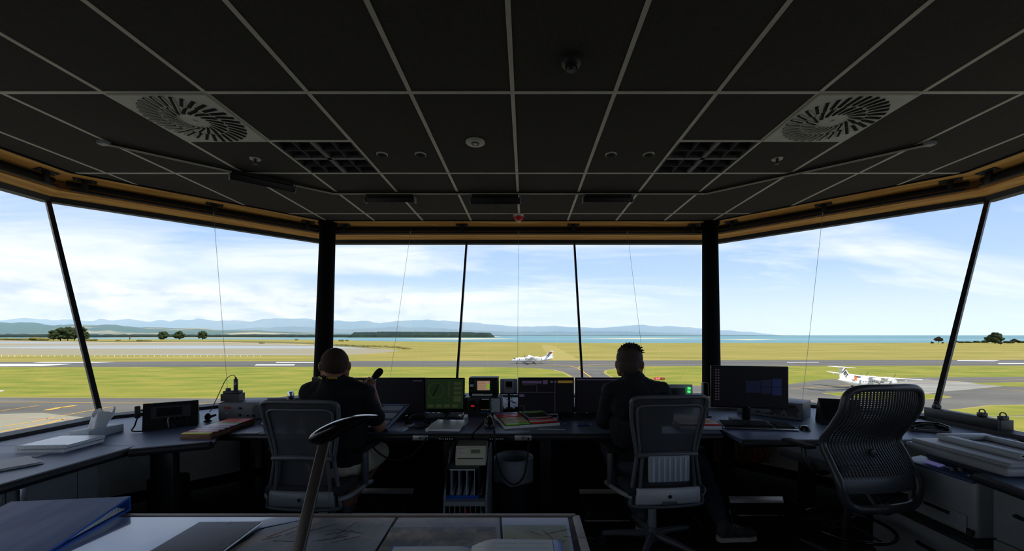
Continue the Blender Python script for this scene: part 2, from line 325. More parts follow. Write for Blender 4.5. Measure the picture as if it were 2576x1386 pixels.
# haze over the bay and hills (real scattering air)
hm = bpy.data.materials.new('haze'); hm.use_nodes = True; nt = hm.node_tree; nt.nodes.clear()
vo = nt.nodes.new('ShaderNodeVolumeScatter'); vo.inputs['Color'].default_value = (.52, .72, 1, 1); vo.inputs['Density'].default_value = 5.2e-5; vo.inputs['Anisotropy'].default_value = 0
nt.links.new(vo.outputs[0], nt.nodes.new('ShaderNodeOutputMaterial').inputs['Volume'])
b = MB(); b.box((0, 22000, 480), (110000, 39000, 960)); b.build('haze', hm, kind='stuff', label='thin blue haze hanging over the bay and mountains', cat='haze')
# ---------------------------------------------------------------- trees and shrubs
def blob(b, c, r, n=9, seed=0, k=.35):
    o = len(b.v); b.ball(c, r, n, 6)
    for i in range(o, len(b.v)):
        p = V(b.v[i]); q = p-V(c); b.v[i] = tuple(V(c)+q*(1+k*noise.noise(p*.55+V((seed, 0, 0)))))
def tree(px, py, w, h, m, label, group, crown0=.18, name='tree', d=None):
    base = G(px, py) if d is None else P(px, py, d); s = base.y/FPX; w *= s; h *= s; rnd = random.Random(px*7)
    t = thing(name, label, 'tree', base, group=group)
    c = MB()
    for i in range(60):
        a = rnd.random()*6.28; z = rnd.uniform(crown0, .95); k = (math.sin(math.pi*min(1, (z-crown0*.5)/(1-crown0*.5))**.8))**.6
        rr = rnd.random()**.6*w*.40*k; r = w*rnd.uniform(.08, .14)
        blob(c, (rr*math.cos(a), rr*math.sin(a), h*z), (r, r, r*.8), seed=i)
    c.build('crown', m, t, fix=False)
    k = MB(); k.tube([(0, 0, -.3), (.02*w, 0, h*.25), (0, .02*w, h*.6)], [w*.035, w*.028, w*.012], 7)
    for i in range(4):
        a = i*1.6+px; k.tube([(0, 0, h*(.18+.06*i)), (w*.25*math.cos(a), w*.25*math.sin(a), h*(.4+.07*i))], [w*.02, w*.008], 5)
    k.build('trunk', 'bark', t); return t
for i, (x, y, w, h) in enumerate(((135, 856, 26, 25), (152, 857, 34, 32), (170, 857, 34, 34), (187, 856.5, 28, 33), (207, 856.5, 28, 34), (217, 856, 16, 22))): tree(x, y, w, h, 'pine', 'dark pine in the big clump on the sand spit', 'pine clump on the spit')
tree(410, 854.5, 30, 20, 'pine', 'round dark tree on the spit, nearest the dead tree', None)
tree(451, 854, 27, 20.5, 'pine', 'rounded dark tree in the middle of the spit trio', None)
tree(509.5, 854, 25, 21.5, 'pine', 'tall ragged dark tree at the far end of the spit trio', None)
tree(2361, 863.5, 19, 16, 'pohutukawa', 'umbrella-shaped reddish tree on the shore beside the window mullion', None, .42)
tree(2503, 864.5, 36, 27, 'pine', 'large dark rounded tree standing alone on the shore', None)
tree(2402, 864.5, 13, 9.5, 'pohutukawa', 'small reddish tree just beside the window mullion', None, .4)
tree(2517, 868, 10, 8, 'pohutukawa', 'little brown tree in front of the large shore tree', None, .4)
tree(2552, 862.5, 16, 9.5, 'pohutukawa', 'low reddish-brown tree past the large shore tree', None, .3)
t = thing('dead_tree', 'bare pale dead tree leaning on the sand spit', 'tree', G(325, 856)); b = MB()
for q in ([(0, 0, -.3), (2, 0, 8), (5, 0, 15)], [(2, 0, 8), (-4, 0, 13)], [(3, 0, 11), (10, 0, 13), (13, 0, 12)], [(1, 0, 4), (7, 0, 8)]): b.tube(q, [.8, .6, .4][:len(q)], 6)
b.build('branches', 'bark', t)
def shrub(px, py, w, h, m='pine', label='low dark shrub along the shoreline near the large lone tree', group='shrubs along the shore'):
    base = G(px, py); s = base.y/FPX; b = MB(); rnd = random.Random(px)
    for i in range(7): blob(b, (rnd.uniform(-.35, .35)*w*s, rnd.uniform(-.2, .2)*w*s, h*s*rnd.uniform(.25, .55)), (w*s*.25, w*s*.25, h*s*.42), seed=i)
    return b.build('shrub', m, loc=base, fix=False, label=label, cat='shrub', group=group)
for x, y, w, h in ((2345, 864, 8, 5), (2372, 864, 7, 4), (2418, 862.5, 14, 4), (2438, 862.3, 16, 4), (2456, 862, 16, 5), (2474, 862, 18, 6), (2482, 861.7, 12, 7), (2533, 863, 12, 6), (2541, 863.5, 16, 6), (2566, 862.5, 14, 6), (2576, 862.5, 16, 5), (748, 855.8, 10, 4), (860, 858.5, 12, 5), (872, 858, 9, 4), (660, 864, 14, 4), (350, 858, 18, 4), (372, 858, 24, 3.4), (297, 857, 10, 3), (20, 856, 40, 6), (60, 856, 44, 7), (100, 856.5, 40, 9), (232, 857, 24, 6)): shrub(x, y, w, h, *(('spit', 'low olive shrub on the sand spit across the mudflat', 'shrubs on the spit') if x < 1000 else ()))
b = MB(); rnd = random.Random(3)
for i in range(70):
    u = i/69; x = 850+175*u; y = 868.5+7*u+rnd.uniform(-.8, .8)-(0 if u < .9 else (u-.9)*-20); p = G(x, y)
    blob(b, p+V((0, 0, .5)), (rnd.uniform(3, 6), 3, rnd.uniform(.7, 1.6)), 7, i)
b.build('bank_scrub', 'spit', fix=False, kind='stuff', label='rough brown scrub on the estuary bank', cat='scrub')
fn = thing('boundary_fence', 'line of small white posts along the estuary bank', 'fence', G(0, 897)); b = MB(); o = G(0, 897)
for k in range(40): p = G(4+16.7*k, 897+.0*k)-o; b.box(p+V((0, 0, .55)), (.22, .2, 1.1))
for z in (.5, .95): b.bar(G(4, 897)-o+V((0, 0, z)), G(655, 897)-o+V((0, 0, z)), .02, .02)
b.build('posts_and_wires', 'paint_white', fn, kind='stuff')
# ---------------------------------------------------------------- airliners
def sect(b, st, n=20, m=0):
    vs = []
    for x, zc, ry, rz in st: vs += [V((x, ry*math.cos(2*math.pi*i/n), zc+rz*math.sin(2*math.pi*i/n))) for i in range(n)]
    k = len(st); b.add(vs, [(a*n+i, a*n+(i+1) % n, (a+1)*n+(i+1) % n, (a+1)*n+i) for a in range(k-1) for i in range(n)], m, True)
    b.add(vs, [tuple(range(n)), tuple(range((k-1)*n, k*n))], m)
def slab(b, L, th, m=0):          # L: quad outline (LE root, LE tip, TE tip, TE root) in 3-D, lens-shaped section
    a, c, d, e = (V(p) for p in L); n = (c-a).cross(e-a).normalized(); vs = []
    for p, q, t in ((a, e, th), (c, d, th*.5)):
        vs += [p, p+(q-p)*.3+n*t/2, q, p+(q-p)*.3-n*t/2]
    b.add(vs, [(0, 1, 5, 4), (1, 2, 6, 5), (2, 3, 7, 6), (3, 0, 4, 7), (0, 1, 2, 3), (4, 5, 6, 7)], m, False)
def airliner(label, loc, rz):
    t = thing('airliner', label, 'airplane', loc, rz)
    b = MB(); sect(b, [(12.85, 1.95, .05, .05), (12.6, 1.98, .3, .28), (12, 2.07, .62, .6), (11.2, 2.2, .93, .92), (10.2, 2.36, 1.17, 1.2), (8.8, 2.45, 1.34, 1.35), (6, 2.45, 1.35, 1.35), (-4.2, 2.45, 1.35, 1.35), (-7, 2.68, 1.18, 1.15), (-9.5, 3.0, .85, .85), (-11.6, 3.32, .48, .5), (-13, 3.52, .12, .16)], 24)
    fu = b.build('fuselage', 'plane_white', t)
    b = MB(); sect(b, [(3.4, 3.6, .5, .3), (2.4, 3.75, .95, .5), (-1.5, 3.75, .95, .5), (-3, 3.5, .5, .3)], 14); b.build('wing_fairing', 'plane_white', t)
    for s in (1, -1):
        b = MB(); slab(b, [(2.0, 0, 4.05), (1.95, s*4.5, 4.1), (-1.0, s*4.5, 4.1), (-1.1, 0, 4.05)], .45); slab(b, [(1.95, s*4.5, 4.1), (1.2, s*13.7, 4.5), (0, s*13.7, 4.5), (-1.0, s*4.5, 4.1)], .4)
        for yy in (5.6, 8, 10.6): b.bar((.2, s*yy, 4.0), (-1.6+.06*yy, s*yy, 3.98), .14, .22)
        b.build('wing', 'plane_white', t)
        b = MB(); sect(b, [(4.3, 3.55, .28, .28), (4.0, 3.5, .5, .5), (3, 3.42, .62, .68), (0, 3.35, .62, .72), (-2.5, 3.55, .5, .55), (-4.2, 3.85, .2, .25)], 16); na = b.build('nacelle', 'plane_white', t, loc=(0, s*3.95, 0))
        b = MB(); b.box((-1.2, 0, 2.75), (2.2, 1.1, .5), bev=.1); b.build('gear_bay', 'plane_grey', na)
        b = MB(); b.lathe([(.02, .55), (.14, .4), (.24, .1), (.26, 0)], M=Matrix.Translation((4.3, 0, 3.55)) @ Euler((0, math.pi/2, 0)).to_matrix().to_4x4(), n=12)
        for k in range(4):
            a = k*math.pi/2+.5; d = V((0, math.cos(a), math.sin(a))); b.bar(V((4.4, 0, 3.55))+d*.2, V((4.4, 0, 3.55))+d*1.95, .08, .26, up=(1, .8, 0))
        b.build('propeller', 'plane_dark', na)
        b = MB(); b.cyl((-1.2, 0, 2.8), (-1.0, 0, .45), .12); b.cyl((-2.1, 0, 2.8), (-1.0, 0, 1.2), .06); b.cyl((-1, -.35, .45), (-1, .35, .45), .09)
        for q in (-.3, .3): b.cyl((-1, q-.14, .45), (-1, q+.14, .45), .45, n=20, m=1)
        b.build('main_gear', ['plane_grey', 'plane_black'], na)
    b = MB(); b.cyl((9.6, 0, 1.6), (9.7, 0, .32), .08)
    for q in (-.2, .2): b.cyl((9.7, q-.09, .32), (9.7, q+.09, .32), .32, n=18, m=1)
    b.build('nose_gear', ['plane_grey', 'plane_black'], t)
    b = MB(); slab(b, [(-6.6, 0, 3.6), (-10.4, 0, 7.3), (-12.6, 0, 7.3), (-12.3, 0, 3.6)], .34); b.add(*[[(-4.6, 0, 3.7), (-7.6, 0, 4.6), (-7.6, .1, 3.7), (-7.6, -.1, 3.7)], [(0, 1, 2), (0, 3, 1), (1, 3, 2), (0, 2, 3)]])
    fin = b.build('tail_fin', 'plane_white', t)
    b = MB(); slab(b, [(-9.2, 0, 5.4), (-10.6, 0, 7.28), (-11.1, 0, 7.28), (-9.9, 0, 5.4)], .36); b.build('fin_band', 'plane_dark', fin)
    for s in (1, -1):
        b = MB(); slab(b, [(-10.6, 0, 7.42), (-11.1, s*4.0, 7.42), (-12.4, s*4.0, 7.42), (-12.9, 0, 7.42)], .24); b.build('tailplane', 'plane_white', t)
    b = MB(); b.box((0, 0, 0), (.3, .06, .42), bev=.02, seg=1); me = b.mesh('cabin_window', 'plane_dark')
    b = MB(); b.box((0, 0, 0), (.75, .05, 1.55), bev=.02, seg=1); md = b.mesh('door', 'plane_grey')
    for s in (1, -1):
        for k in range(15): link('cabin_window', me, fu, (7.0-k*.8, s*1.32, 2.75))
        link('door', md, fu, (8.1, s*1.335, 2.35)); link('door', md, fu, (-5.3, s*1.27, 2.6))
    b = MB()
    for s in (1, -1):
        b.add([(11.55, 0, 2.98), (11.25, s*.62, 2.86), (10.75, s*.72, 3.2), (11.0, 0, 3.36)], [(0, 1, 2, 3)]); b.add([(11.2, s*.66, 2.85), (10.5, s*1.06, 2.72), (10.25, s*1.0, 3.12), (10.7, s*.75, 3.2)], [(0, 1, 2, 3)])
    for i in range(len(b.v)): b.v[i] = tuple(V((10.6, 0, 2.35))+(V(b.v[i])-V((10.6, 0, 2.35)))*1.07)
    b.build('windscreen', 'plane_dark', fu)
    for s in (1, -1):
        # lettering runs along the fin, star at its end

        d = V((.62, 0, -.79)) if s < 0 else V((-.62, 0, .79)); n = V((0, s, 0)); up = n.cross(d)
        M = Matrix((d, up, n)).transposed().to_4x4(); M.translation = V((-9.95, s*.2, 5.62))
        text('Jet', 2.5, 'plane_black', fin, M, .02)
        c = V((-7.4, s*.22, 3.9)) if s < 0 else V((-11.3, s*.2, 6.7)); R = 1.0; pts = []
        for k in range(10):
            a = k*math.pi/5+.3; r = R*(1.25 if k == 0 else 1) if k % 2 == 0 else R*.36; pts.append(c+V((r*math.cos(a), 0, r*math.sin(a))))
        b = MB(); b.prism(pts, (0, s*.04, 0)); b.build('star', 'plane_orange', fin) if s > 0 else None
        if s < 0:
            pts = [p+V((0, -1.02-.0*(p.z), 0)) for p in pts]; b = MB(); b.prism(pts, (0, -.12, 0)); b.build('star', 'plane_orange', fu)
    return t
a1 = airliner('white airliner with orange tail star rolling along the runway', (4.2, 250, GZ+.07), math.pi+.10)
a2 = copy_tree(a1, None, (109.3, 131, GZ+.07), math.atan2(.28, .96), 'white airliner parked on the pale concrete apron')
a3 = copy_tree(a1, None, (-130.7, 85.8, GZ+.07), math.atan2(.8, -.6), 'white airliner with only a wing tip showing past the estuary window')
def sign(px, py, cols, label):
    p = G(px, py); t = thing('taxiway_sign', label, 'sign', p); w = 26*p.y/FPX; b = MB()
    b.box((0, 0, .75), (w, .25, .9), bev=.03)
    b.build('board', 'sign_red', t); b = MB()
    for k in (-.35, .35): b.box((k*w, 0, .2), (.12, .12, .45))
    b.build('leg', 'plane_dark', t)
    b = MB(); b.box((w*.3, -.14, .75), (w*.36, .04, .8)); pn = b.build('location_panel', 'plane_black', t)
    M = Matrix(((1, 0, 0, w*.3), (0, 0, -1, -.17), (0, 1, 0, .72), (0, 0, 0, 1))); text('A2', .8, 'paint_yellow', t, M, .01)
    M = Matrix(((1, 0, 0, -w*.18), (0, 0, -1, -.14), (0, 1, 0, .72), (0, 0, 0, 1))); text('02-20', .7, 'paint_white', t, M, .01)
sign(1659, 957.5, 0, 'red taxiway sign with black panel on the grass beyond the desk')
# ---------------------------------------------------------------- materials: inside
ALB[0] = 1.65
mat('tile', (52, 50, 47), .95, spec=.15, nz=(60, 4, .3, .7), col2=(58, 56, 52), bump=(220, .25))
mat('grid_metal', (158, 155, 142), .5, spec=.3)
mat('pine_board', (172, 120, 52), .55, nz=(3.0, 3, .2, .85), col2=(196, 144, 72), wood=True, stretch=(.25, .25, 5))
mat('ply_board', (104, 68, 34), .6, nz=(3.0, 3, .2, .85), col2=(124, 86, 44), wood=True, stretch=(.25, .25, 4))
mat('black_metal', (20, 20, 22), .45); mat('black_matte', (17, 17, 18), .8, spec=.2); mat('black_gloss', (10, 10, 11), .12)
mat('column_paint', (8, 8, 9), .9, spec=.1); mat('frame_black', (22, 23, 24), .5, bump=(90, .15)); mat('eave_grey', (120, 120, 112), .6)
mat('desk_top', (70, 82, 104), .42, spec=.45, nz=(260, 2, .35, .65), col2=(76, 90, 114)); mat('desk_edge', (26, 27, 30), .5)
mat('cabinet_white', (96, 99, 102), .5); mat('panel_cream', (158, 153, 142), .75); mat('carpet', (24, 24, 26), .98, spec=.05, nz=(300, 3, .3, .7), col2=(34, 34, 36), bump=(500, .5))
mat('wall_paint', (92, 90, 84), .8); mat('steel', (165, 166, 168), .3, metal=.9); mat('chrome', (190, 192, 196), .15, metal=1); mat('aluminium', (150, 150, 150), .4, metal=.7)
mat('vent_grey', (150, 149, 140), .5); mat('light_body', (58, 58, 58), .5); mat('plastic_white', (196, 198, 200), .4); mat('plastic_grey', (112, 114, 118), .45); mat('plastic_dark', (34, 35, 38), .45); mat('plastic_beige', (176, 170, 148), .45)
mat('red', (186, 30, 26), .4); mat('alarm_red', (170, 32, 30), .35); mat('wire', (120, 122, 126), .4, metal=.5); mat('cable_black', (14, 14, 15), .6)
gm = bpy.data.materials.new('window_glass'); gm.use_nodes = True; nt = gm.node_tree; nt.nodes.clear()
tr = nt.nodes.new('ShaderNodeBsdfTransparent'); tr.inputs[0].default_value = (.985, .99, .99, 1); gl = nt.nodes.new('ShaderNodeBsdfGlossy'); gl.inputs['Roughness'].default_value = .02
mx = nt.nodes.new('ShaderNodeMixShader'); mx.inputs[0].default_value = .018
nt.links.new(tr.outputs[0], mx.inputs[1]); nt.links.new(gl.outputs[0], mx.inputs[2]); nt.links.new(mx.outputs[0], nt.nodes.new('ShaderNodeOutputMaterial').inputs[0]); MATS['window_glass'] = gm
# ---------------------------------------------------------------- the cab: an elongated octagon
X0, HW, FW, YF, YC, YB, ZC, ZS, ZH = -.07, 3.915, 2.43, 5.11, 3.587, -1.27, 2.82, .73, 2.63
T2 = math.tan(math.pi/8)
def octo(t, z):
    q = [(-FW-T2*t, YF+t), (FW+T2*t, YF+t), (HW+t, YC+T2*t), (HW+t, YB-T2*t), (FW+T2*t, YB-(YF-YC)-t), (-FW-T2*t, YB-(YF-YC)-t), (-HW-t, YB-T2*t), (-HW-t, YC+T2*t)]
    return [V((X0+x, y, z)) for x, y in q]
SIDES = ['front', 'front_right', 'right', 'back_right', 'back', 'back_left', 'left', 'front_left']
def tg(z): return -.47+(z-ZS)/(ZH-ZS)*.84
def strip(i, prof, m, name, parent=None, cut=0, **k):     # closed (t, z) profile swept along side i of the octagon
    j = (i+1) % 8; b = MB(); n = len(prof); A = [octo(t, z)[i] for t, z in prof]; B = [octo(t, z)[j] for t, z in prof]
    b.add(A+B, [(q, (q+1) % n, n+(q+1) % n, n+q) for q in range(n)]+[tuple(range(n)), tuple(range(n, 2*n))])
    return b.build(name, m, parent, **k)
b = MB(); b.prism(octo(-.2, -.02), (0, 0, -.2)); b.build('floor', 'carpet', kind='structure', label='dark charcoal carpet floor of the control cab')
b = MB(); b.prism(octo(.75, ZC+.35), (0, 0, .12)); b.build('roof', 'black_matte', kind='structure', label='flat roof slab over the control cab')
# ceiling tiles in a T-bar grid
ceil = thing('ceiling', 'dark suspended tile ceiling with grey grid', 'ceiling', kind='structure')
GX = [-.0761+.6*k for k in range(-8, 9)]; GY = [2.4077+1.2*k for k in range(-5, 4)]
def clip(poly, hull):                                      # convex clip, 2-D
    for a, c in zip(hull, hull[1:]+hull[:1]):
        out = []; e = c-a
        for p, q in zip(poly, poly[1:]+poly[:1]):
            sp, sq = e.x*(p.y-a.y)-e.y*(p.x-a.x), e.x*(q.y-a.y)-e.y*(q.x-a.x)
            if sp <= 0: out.append(p)
            if (sp < 0) != (sq < 0) and abs(sp-sq) > 1e-9: out.append(p+(q-p)*(sp/(sp-sq)))
        poly = out
        if len(poly) < 3: return []
    return poly
HULL = octo(0, ZC)
SPECIAL = {(-2.476, 2.408): 'vent', (1.724, 2.408): 'vent', (-1.876, 3.008): 'light', (1.124, 3.008): 'light'}
HALF = [GX[k] for k in range(len(GX)) if round(GX[k], 2) in (-2.48, -1.88, 1.12, 1.72)]
for ix, x in enumerate(GX[:-1]):
    for y in [GY[0]-1.2]+GY:
        halves = [(y, 1.2)]
        if abs(y-2.4077) < .01 and any(abs(x-h) < .01 for h in HALF): halves = [(y, .6), (y+.6, .6)]
        for yy, dy in halves:
            if any(abs(x-a) < .02 and abs(yy-c) < .02 for a, c in SPECIAL): continue
            g = .012; q = clip([V((x+g, yy+g, ZC)), V((x+.6-g, yy+g, ZC)), V((x+.6-g, yy+dy-g, ZC)), V((x+g, yy+dy-g, ZC))], HULL)
            if len(q) < 3: continue
            b = MB(); b.prism([p+V((0, 0, .004)) for p in q], (0, 0, .018)); b.build('ceiling_tile', 'tile', ceil)
def tee(p, q):
    r = clip2(p, q)
    if r:
        b = MB(); b.bar(r[0], r[1], .024, .006); b.bar(r[0]+V((0, 0, .02)), r[1]+V((0, 0, .02)), .004, .04); b.build('grid_bar', 'grid_metal', ceil)
def clip2(p, q):
    t0, t1 = 0., 1.
    for a, c in zip(HULL, HULL[1:]+HULL[:1]):
        e = c-a; f = lambda s: e.x*(s.y-a.y)-e.y*(s.x-a.x); sp, sq = f(p), f(q)
        if sp > 0 and sq > 0: return None
        if sp > 0: t0 = max(t0, sp/(sp-sq))
        elif sq > 0: t1 = min(t1, sp/(sp-sq))
    return (p+(q-p)*t0, p+(q-p)*t1) if t1 > t0 else None
for x in GX: tee(V((x, -3, ZC+.003)), V((x, 6, ZC+.003)))
for y in [GY[0]-1.2]+GY: tee(V((-5, y, ZC+.002)), V((5, y, ZC+.002)))
for h in HALF:
    tee(V((h, 3.0077, ZC+.002)), V((h+.6, 3.0077, ZC+.002)))
for i in range(8):
    j = (i+1) % 8; b = MB(); b.bar(octo(-.012, ZC)[i], octo(-.012, ZC)[j], .024, .012); b.build('edge_angle', 'black_matte', ceil)
# timber pelmet, window head, glazing, sill and spandrel on every side
for i, sd in enumerate(SIDES):
    tr_ = thing('trim_%d' % (i+1), 'timber pelmet above the %s windows' % sd.replace('_', ' '), 'trim', kind='structure')
    strip(i, [(0, 2.82), (.20, 2.784), (.20, 2.81), (0, 2.85)], 'pine_board', 'soffit_board', tr_)
    strip(i, [(.20, 2.80), (.20, 2.69), (.225, 2.69), (.225, 2.80)], 'ply_board', 'back_board', tr_)
    strip(i, [(.185, 2.69), (.33, 2.652), (.33, 2.68), (.185, 2.71)], 'pine_board', 'lower_board', tr_)
    w = thing('window_%d' % (i+1), 'outward-leaning %s window of the control cab' % sd.replace('_', ' '), 'window', kind='structure')
    strip(i, [(.31, 2.66), (tg(2.612)-.03, 2.612), (tg(2.612)+.05, 2.612), (tg(2.612)+.07, 2.75), (.31, 2.75)], 'frame_black', 'head_frame', w)
    strip(i, [(tg(2.612)+.03, 2.625), (tg(2.612)+.11, 2.625), (tg(2.612)+.11, 2.7), (tg(2.612)+.03, 2.7)], 'eave_grey', 'head_flashing', w)
    strip(i, [(.45, 2.69), (1.62, 3.0), (1.62, 3.1), (.45, 3.19)], 'eave_grey', 'sun_block_eave', w)  # eave out of view, added and sloped to keep sun out of the cab
    A, B = (lambda z, t=0: octo(tg(z)+t, z)[i]), (lambda z, t=0: octo(tg(z)+t, z)[(i+1) % 8])
    cuts = [0, 1]
    if i == 0: cuts = [0, .36, .62, 1]
    if i in (2, 6): cuts = [0, .5, 1]
    if i == 4: cuts = [0, .333, .667, 1]
    MX = (-.785, .65)                                       # the two mullions of the front glazing stand square to it
    def edge(z, c, dt=0):
        p, q = A(z, dt), B(z, dt)
        if i == 0 and 0 < c < 1: return V((MX[0] if c < .5 else MX[1], p.y, z))
        return p.lerp(q, c)
    for c0, c1 in zip(cuts, cuts[1:]):
        lo, hi = ZS, 2.64; g = []
        for dt in (0, .012): g += [edge(lo, c0, dt), edge(lo, c1, dt), edge(hi, c1, dt), edge(hi, c0, dt)]
        b = MB(); b.add(g, [(0, 1, 2, 3), (4, 5, 6, 7), (0, 1, 5, 4), (1, 2, 6, 5), (2, 3, 7, 6), (3, 0, 4, 7)]); b.build('pane', 'window_glass', w)
        if c1 < 1:
            b = MB(); n = (B(1)-A(1)).cross(V((0, 0, 1))); b.bar(edge(lo, c1), edge(hi, c1), .024, .04, up=n); b.build('mullion', 'black_metal', w)
    if i in (1, 2, 6, 7, 3, 4, 5):
        b = MB(); n = A(1.7)-V((X0, 1.2, 1.7)); b.bar(A(ZS-.02, -.01), A(2.64, -.01), .032, .048, up=n); b.build('corner_mullion', 'black_metal', w) if i in (2, 7, 3, 4, 5, 6) else None
    if i in (3, 4, 5):                                      # unseen rear blinds added to cut the back light, middle right down
        zb_ = .76 if i == 4 else 2.3
        bl = thing('light_block_blind', 'dark roller blind added to cut back light at the %s window' % sd.replace('_', ' '), 'blind')
        strip(i, [(tg(zb_)-.05, zb_), (tg(2.66)-.05, 2.66), (tg(2.66)-.046, 2.66), (tg(zb_)-.046, zb_)], 'black_matte', 'cloth', bl)
        strip(i, [(tg(zb_)-.06, zb_-.01), (tg(zb_)-.035, zb_-.01), (tg(zb_)-.035, zb_+.02), (tg(zb_)-.06, zb_+.02)], 'black_metal', 'bottom_bar', bl)
    # black sill rail under the glass
    strip(i, [(-.60, .675), (-.43, .675), (-.43, .735), (-.50, .75), (-.60, .742)], 'frame_black', 'sill', w)
    wl = thing('wall_%s' % sd, 'low spandrel wall below the %s windows' % sd.replace('_', ' '), 'wall', kind='structure')
    strip(i, [(-.62, 0), (-.45, 0), (-.45, .69), (-.62, .69)], 'panel_cream', 'spandrel_panel', wl)
    strip(i, [(-.635, 0), (-.61, 0), (-.61, .09), (-.635, .09)], 'black_matte', 'skirting', wl)
b = MB(); b.box((X0, 4.25, .70), (4.0, .76, .05), bev=.004); b.build('window_ledge', 'frame_black', kind='structure', label='deep dark ledge under the front windows')
b = MB(); b.box((X0, 3.90, .34), (4.0, .04, .67)); b.build('service_panel', 'black_matte', kind='structure', label='black service panel behind the centre desks')
b = MB(); b.box((X0, 3.872, .645), (4.0, .012, .06)); b.build('trim_9', 'panel_cream', kind='structure', label='cream rail under the front window ledge')
for nm, (xt, xb, lab) in {'column': (825, 811, 'black leaning round column beside the bald man'), 'column.': (1786, 1790, 'black leaning round column behind the wide desktop monitor')}.items():
    p, q = P(xt, 558, 5.17), P(xb, 993, 4.50); q += (q-p).normalized()*.85; s = (q.z)/(q.z-p.z); q = q+(p-q)*s if False else q
    t = thing('column', lab, 'column', (q.x, q.y, 0)); b = MB(); o = V((q.x, q.y, 0)); d = (p-q).normalized()
    b.cyl(q-o, p-o+d*.02, .098, .092, 28); b.build('shaft', 'column_paint', t)
    b = MB(); b.cyl(p-o-d*.03, p-o+d*.03, .112, .112, 28); b.build('collar', 'column_paint', t)
# ---------------------------------------------------------------- ceiling fittings
def vent(x, label):
    t = thing('ceiling_vent', label, 'vent', (x, 2.7077, ZC), group='swirl vents in the ceiling')
    b = MB(); b.box((0, 0, -.004), (.585, .585, .012), bev=.003, seg=1); b.build('plate', 'vent_grey', t)
    b = MB(); b.box((0, 0, .05), (.5, .5, .09)); b.build('plenum', 'black_matte', t)
    def slotmesh(l, w):
        b = MB(); b.box((0, 0, 0), (l, w, .004)); b.box((0, w*.62, -.003), (l*1.04, w*.28, .007), m=1); return b.mesh('slot', ['black_matte', 'vent_grey'])
    mo, mi = slotmesh(.104, .019), slotmesh(.096, .018)
    for n, r, me, tw in ((32, .232, mo, .30), (19, .128, mi, .55)):
        for k in range(n):
            a = 2*math.pi*k/n; link('slot', me, t, (r*math.cos(a), r*math.sin(a), -.0115), (0, 0, a+tw))
    b = MB(); b.lathe([(.016, 0), (.016, -.004), (.006, -.006)], (0, 0, -.01), 14); b.build('centre_screw', 'vent_grey', t)
vent(-2.176, "square grey swirl vent on the bald man's side of the ceiling"); vent(2.024, "square grey swirl vent on the mesh drafting chair's side of the ceiling")
mat('light_bar', (72, 72, 72), .5)
def louvre(x, label):
    t = thing('louvre_light', label, 'light', (x, 3.3077, ZC), group='louvred ceiling lights')
    b = MB(); b.box((0, 0, .10), (.59, .59, .01))
    for s in (-1, 1): b.box((s*.288, 0, .05), (.01, .59, .1)); b.box((0, s*.288, .05), (.57, .01, .1))
    b.build('housing', 'light_body', t)
    for nm, L, w, h in (('cross_bar', ((0, 0),), .035, .02), ('blade', ((-.145, 0), (.145, 0)), .004, .06)):
        for q, _ in L:
            for ax in (0, 1):
                b = MB(); b.box((q if ax else 0, 0 if ax else q, h/2-.002), (w if ax else .57, .57 if ax else w, h)); b.build(nm, 'light_bar' if nm == 'cross_bar' else 'light_body', t)
    me = MB(); me.add([(-.068, -.068, .085), (.068, -.068, .085), (.068, .068, .085), (-.068, .068, .085), (-.035, 0, .03), (.035, 0, .03)], [(0, 1, 5, 4), (2, 3, 4, 5), (1, 2, 5), (3, 0, 4)]); me = me.mesh('reflector', 'light_body')
    for i in range(4):
        for j in range(4): link('reflector', me, t, (-.213+.142*i, -.213+.142*j, 0))
louvre(-1.576, 'recessed louvred light beside the pair of downlights above bald man'); louvre(1.424, 'recessed louvred light beside the pair of downlights above dark-haired man')
for x, lab in ((-1.128, 'small recessed downlight close beside the louvred light above the bald man'), (-.825, 'small recessed downlight between louvred light and round emergency light'), (.672, 'small recessed downlight on the smoke-detector side of its pair'), (.969, 'small recessed downlight close beside the louvred light above dark-haired man')):
    t = thing('downlight', lab, 'light', (x, 3.232, ZC), group='small round downlights')
    b = MB(); b.lathe([(.037, .002), (.038, -.006), (.043, -.004), (.045, .003)], n=24); b.build('trim_ring', 'vent_grey', t)
    b = MB(); b.lathe([(.0375, -.0063), (.028, -.0062), (.012, -.006)], n=20); b.ball((0, -.006, -.006), (.016, .012, .005), 12, 6); b.build('lamp', 'black_matte', t)
t = thing('emergency_light', 'large round grey emergency light with clear centre lens', 'light', (-.37, 3.025, ZC))
b = MB(); b.lathe([(.07, .004), (.071, -.004), (.066, -.009), (.03, -.011)], n=32); b.build('disc', 'vent_grey', t)
b = MB(); b.lathe([(.032, -.01), (.028, -.016), (.02, -.014)], n=20); b.build('ring', 'light_body', t); b = MB(); b.ball((0, 0, -.013), (.014, .014, .007), 12, 6); b.build('lens', 'plastic_white', t)
t = thing('smoke_detector', 'dark dome smoke detector on the ceiling', 'detector', (.235, 2.117, ZC))
b = MB(); b.lathe([(.052, .004), (.052, -.02), (.048, -.03), (.03, -.038)], n=28); b.build('base', 'plastic_dark', t); b = MB(); b.lathe([(.024, -.036), (.024, -.056), (.016, -.062)], n=18); b.build('chamber', 'plastic_dark', t)
b = MB()
for k in range(6): a = k*math.pi/3; b.box((.028*math.cos(a), .028*math.sin(a), -.045), (.006, .01, .02), rot=(0, 0, a))
b.build('cage', 'plastic_dark', t)
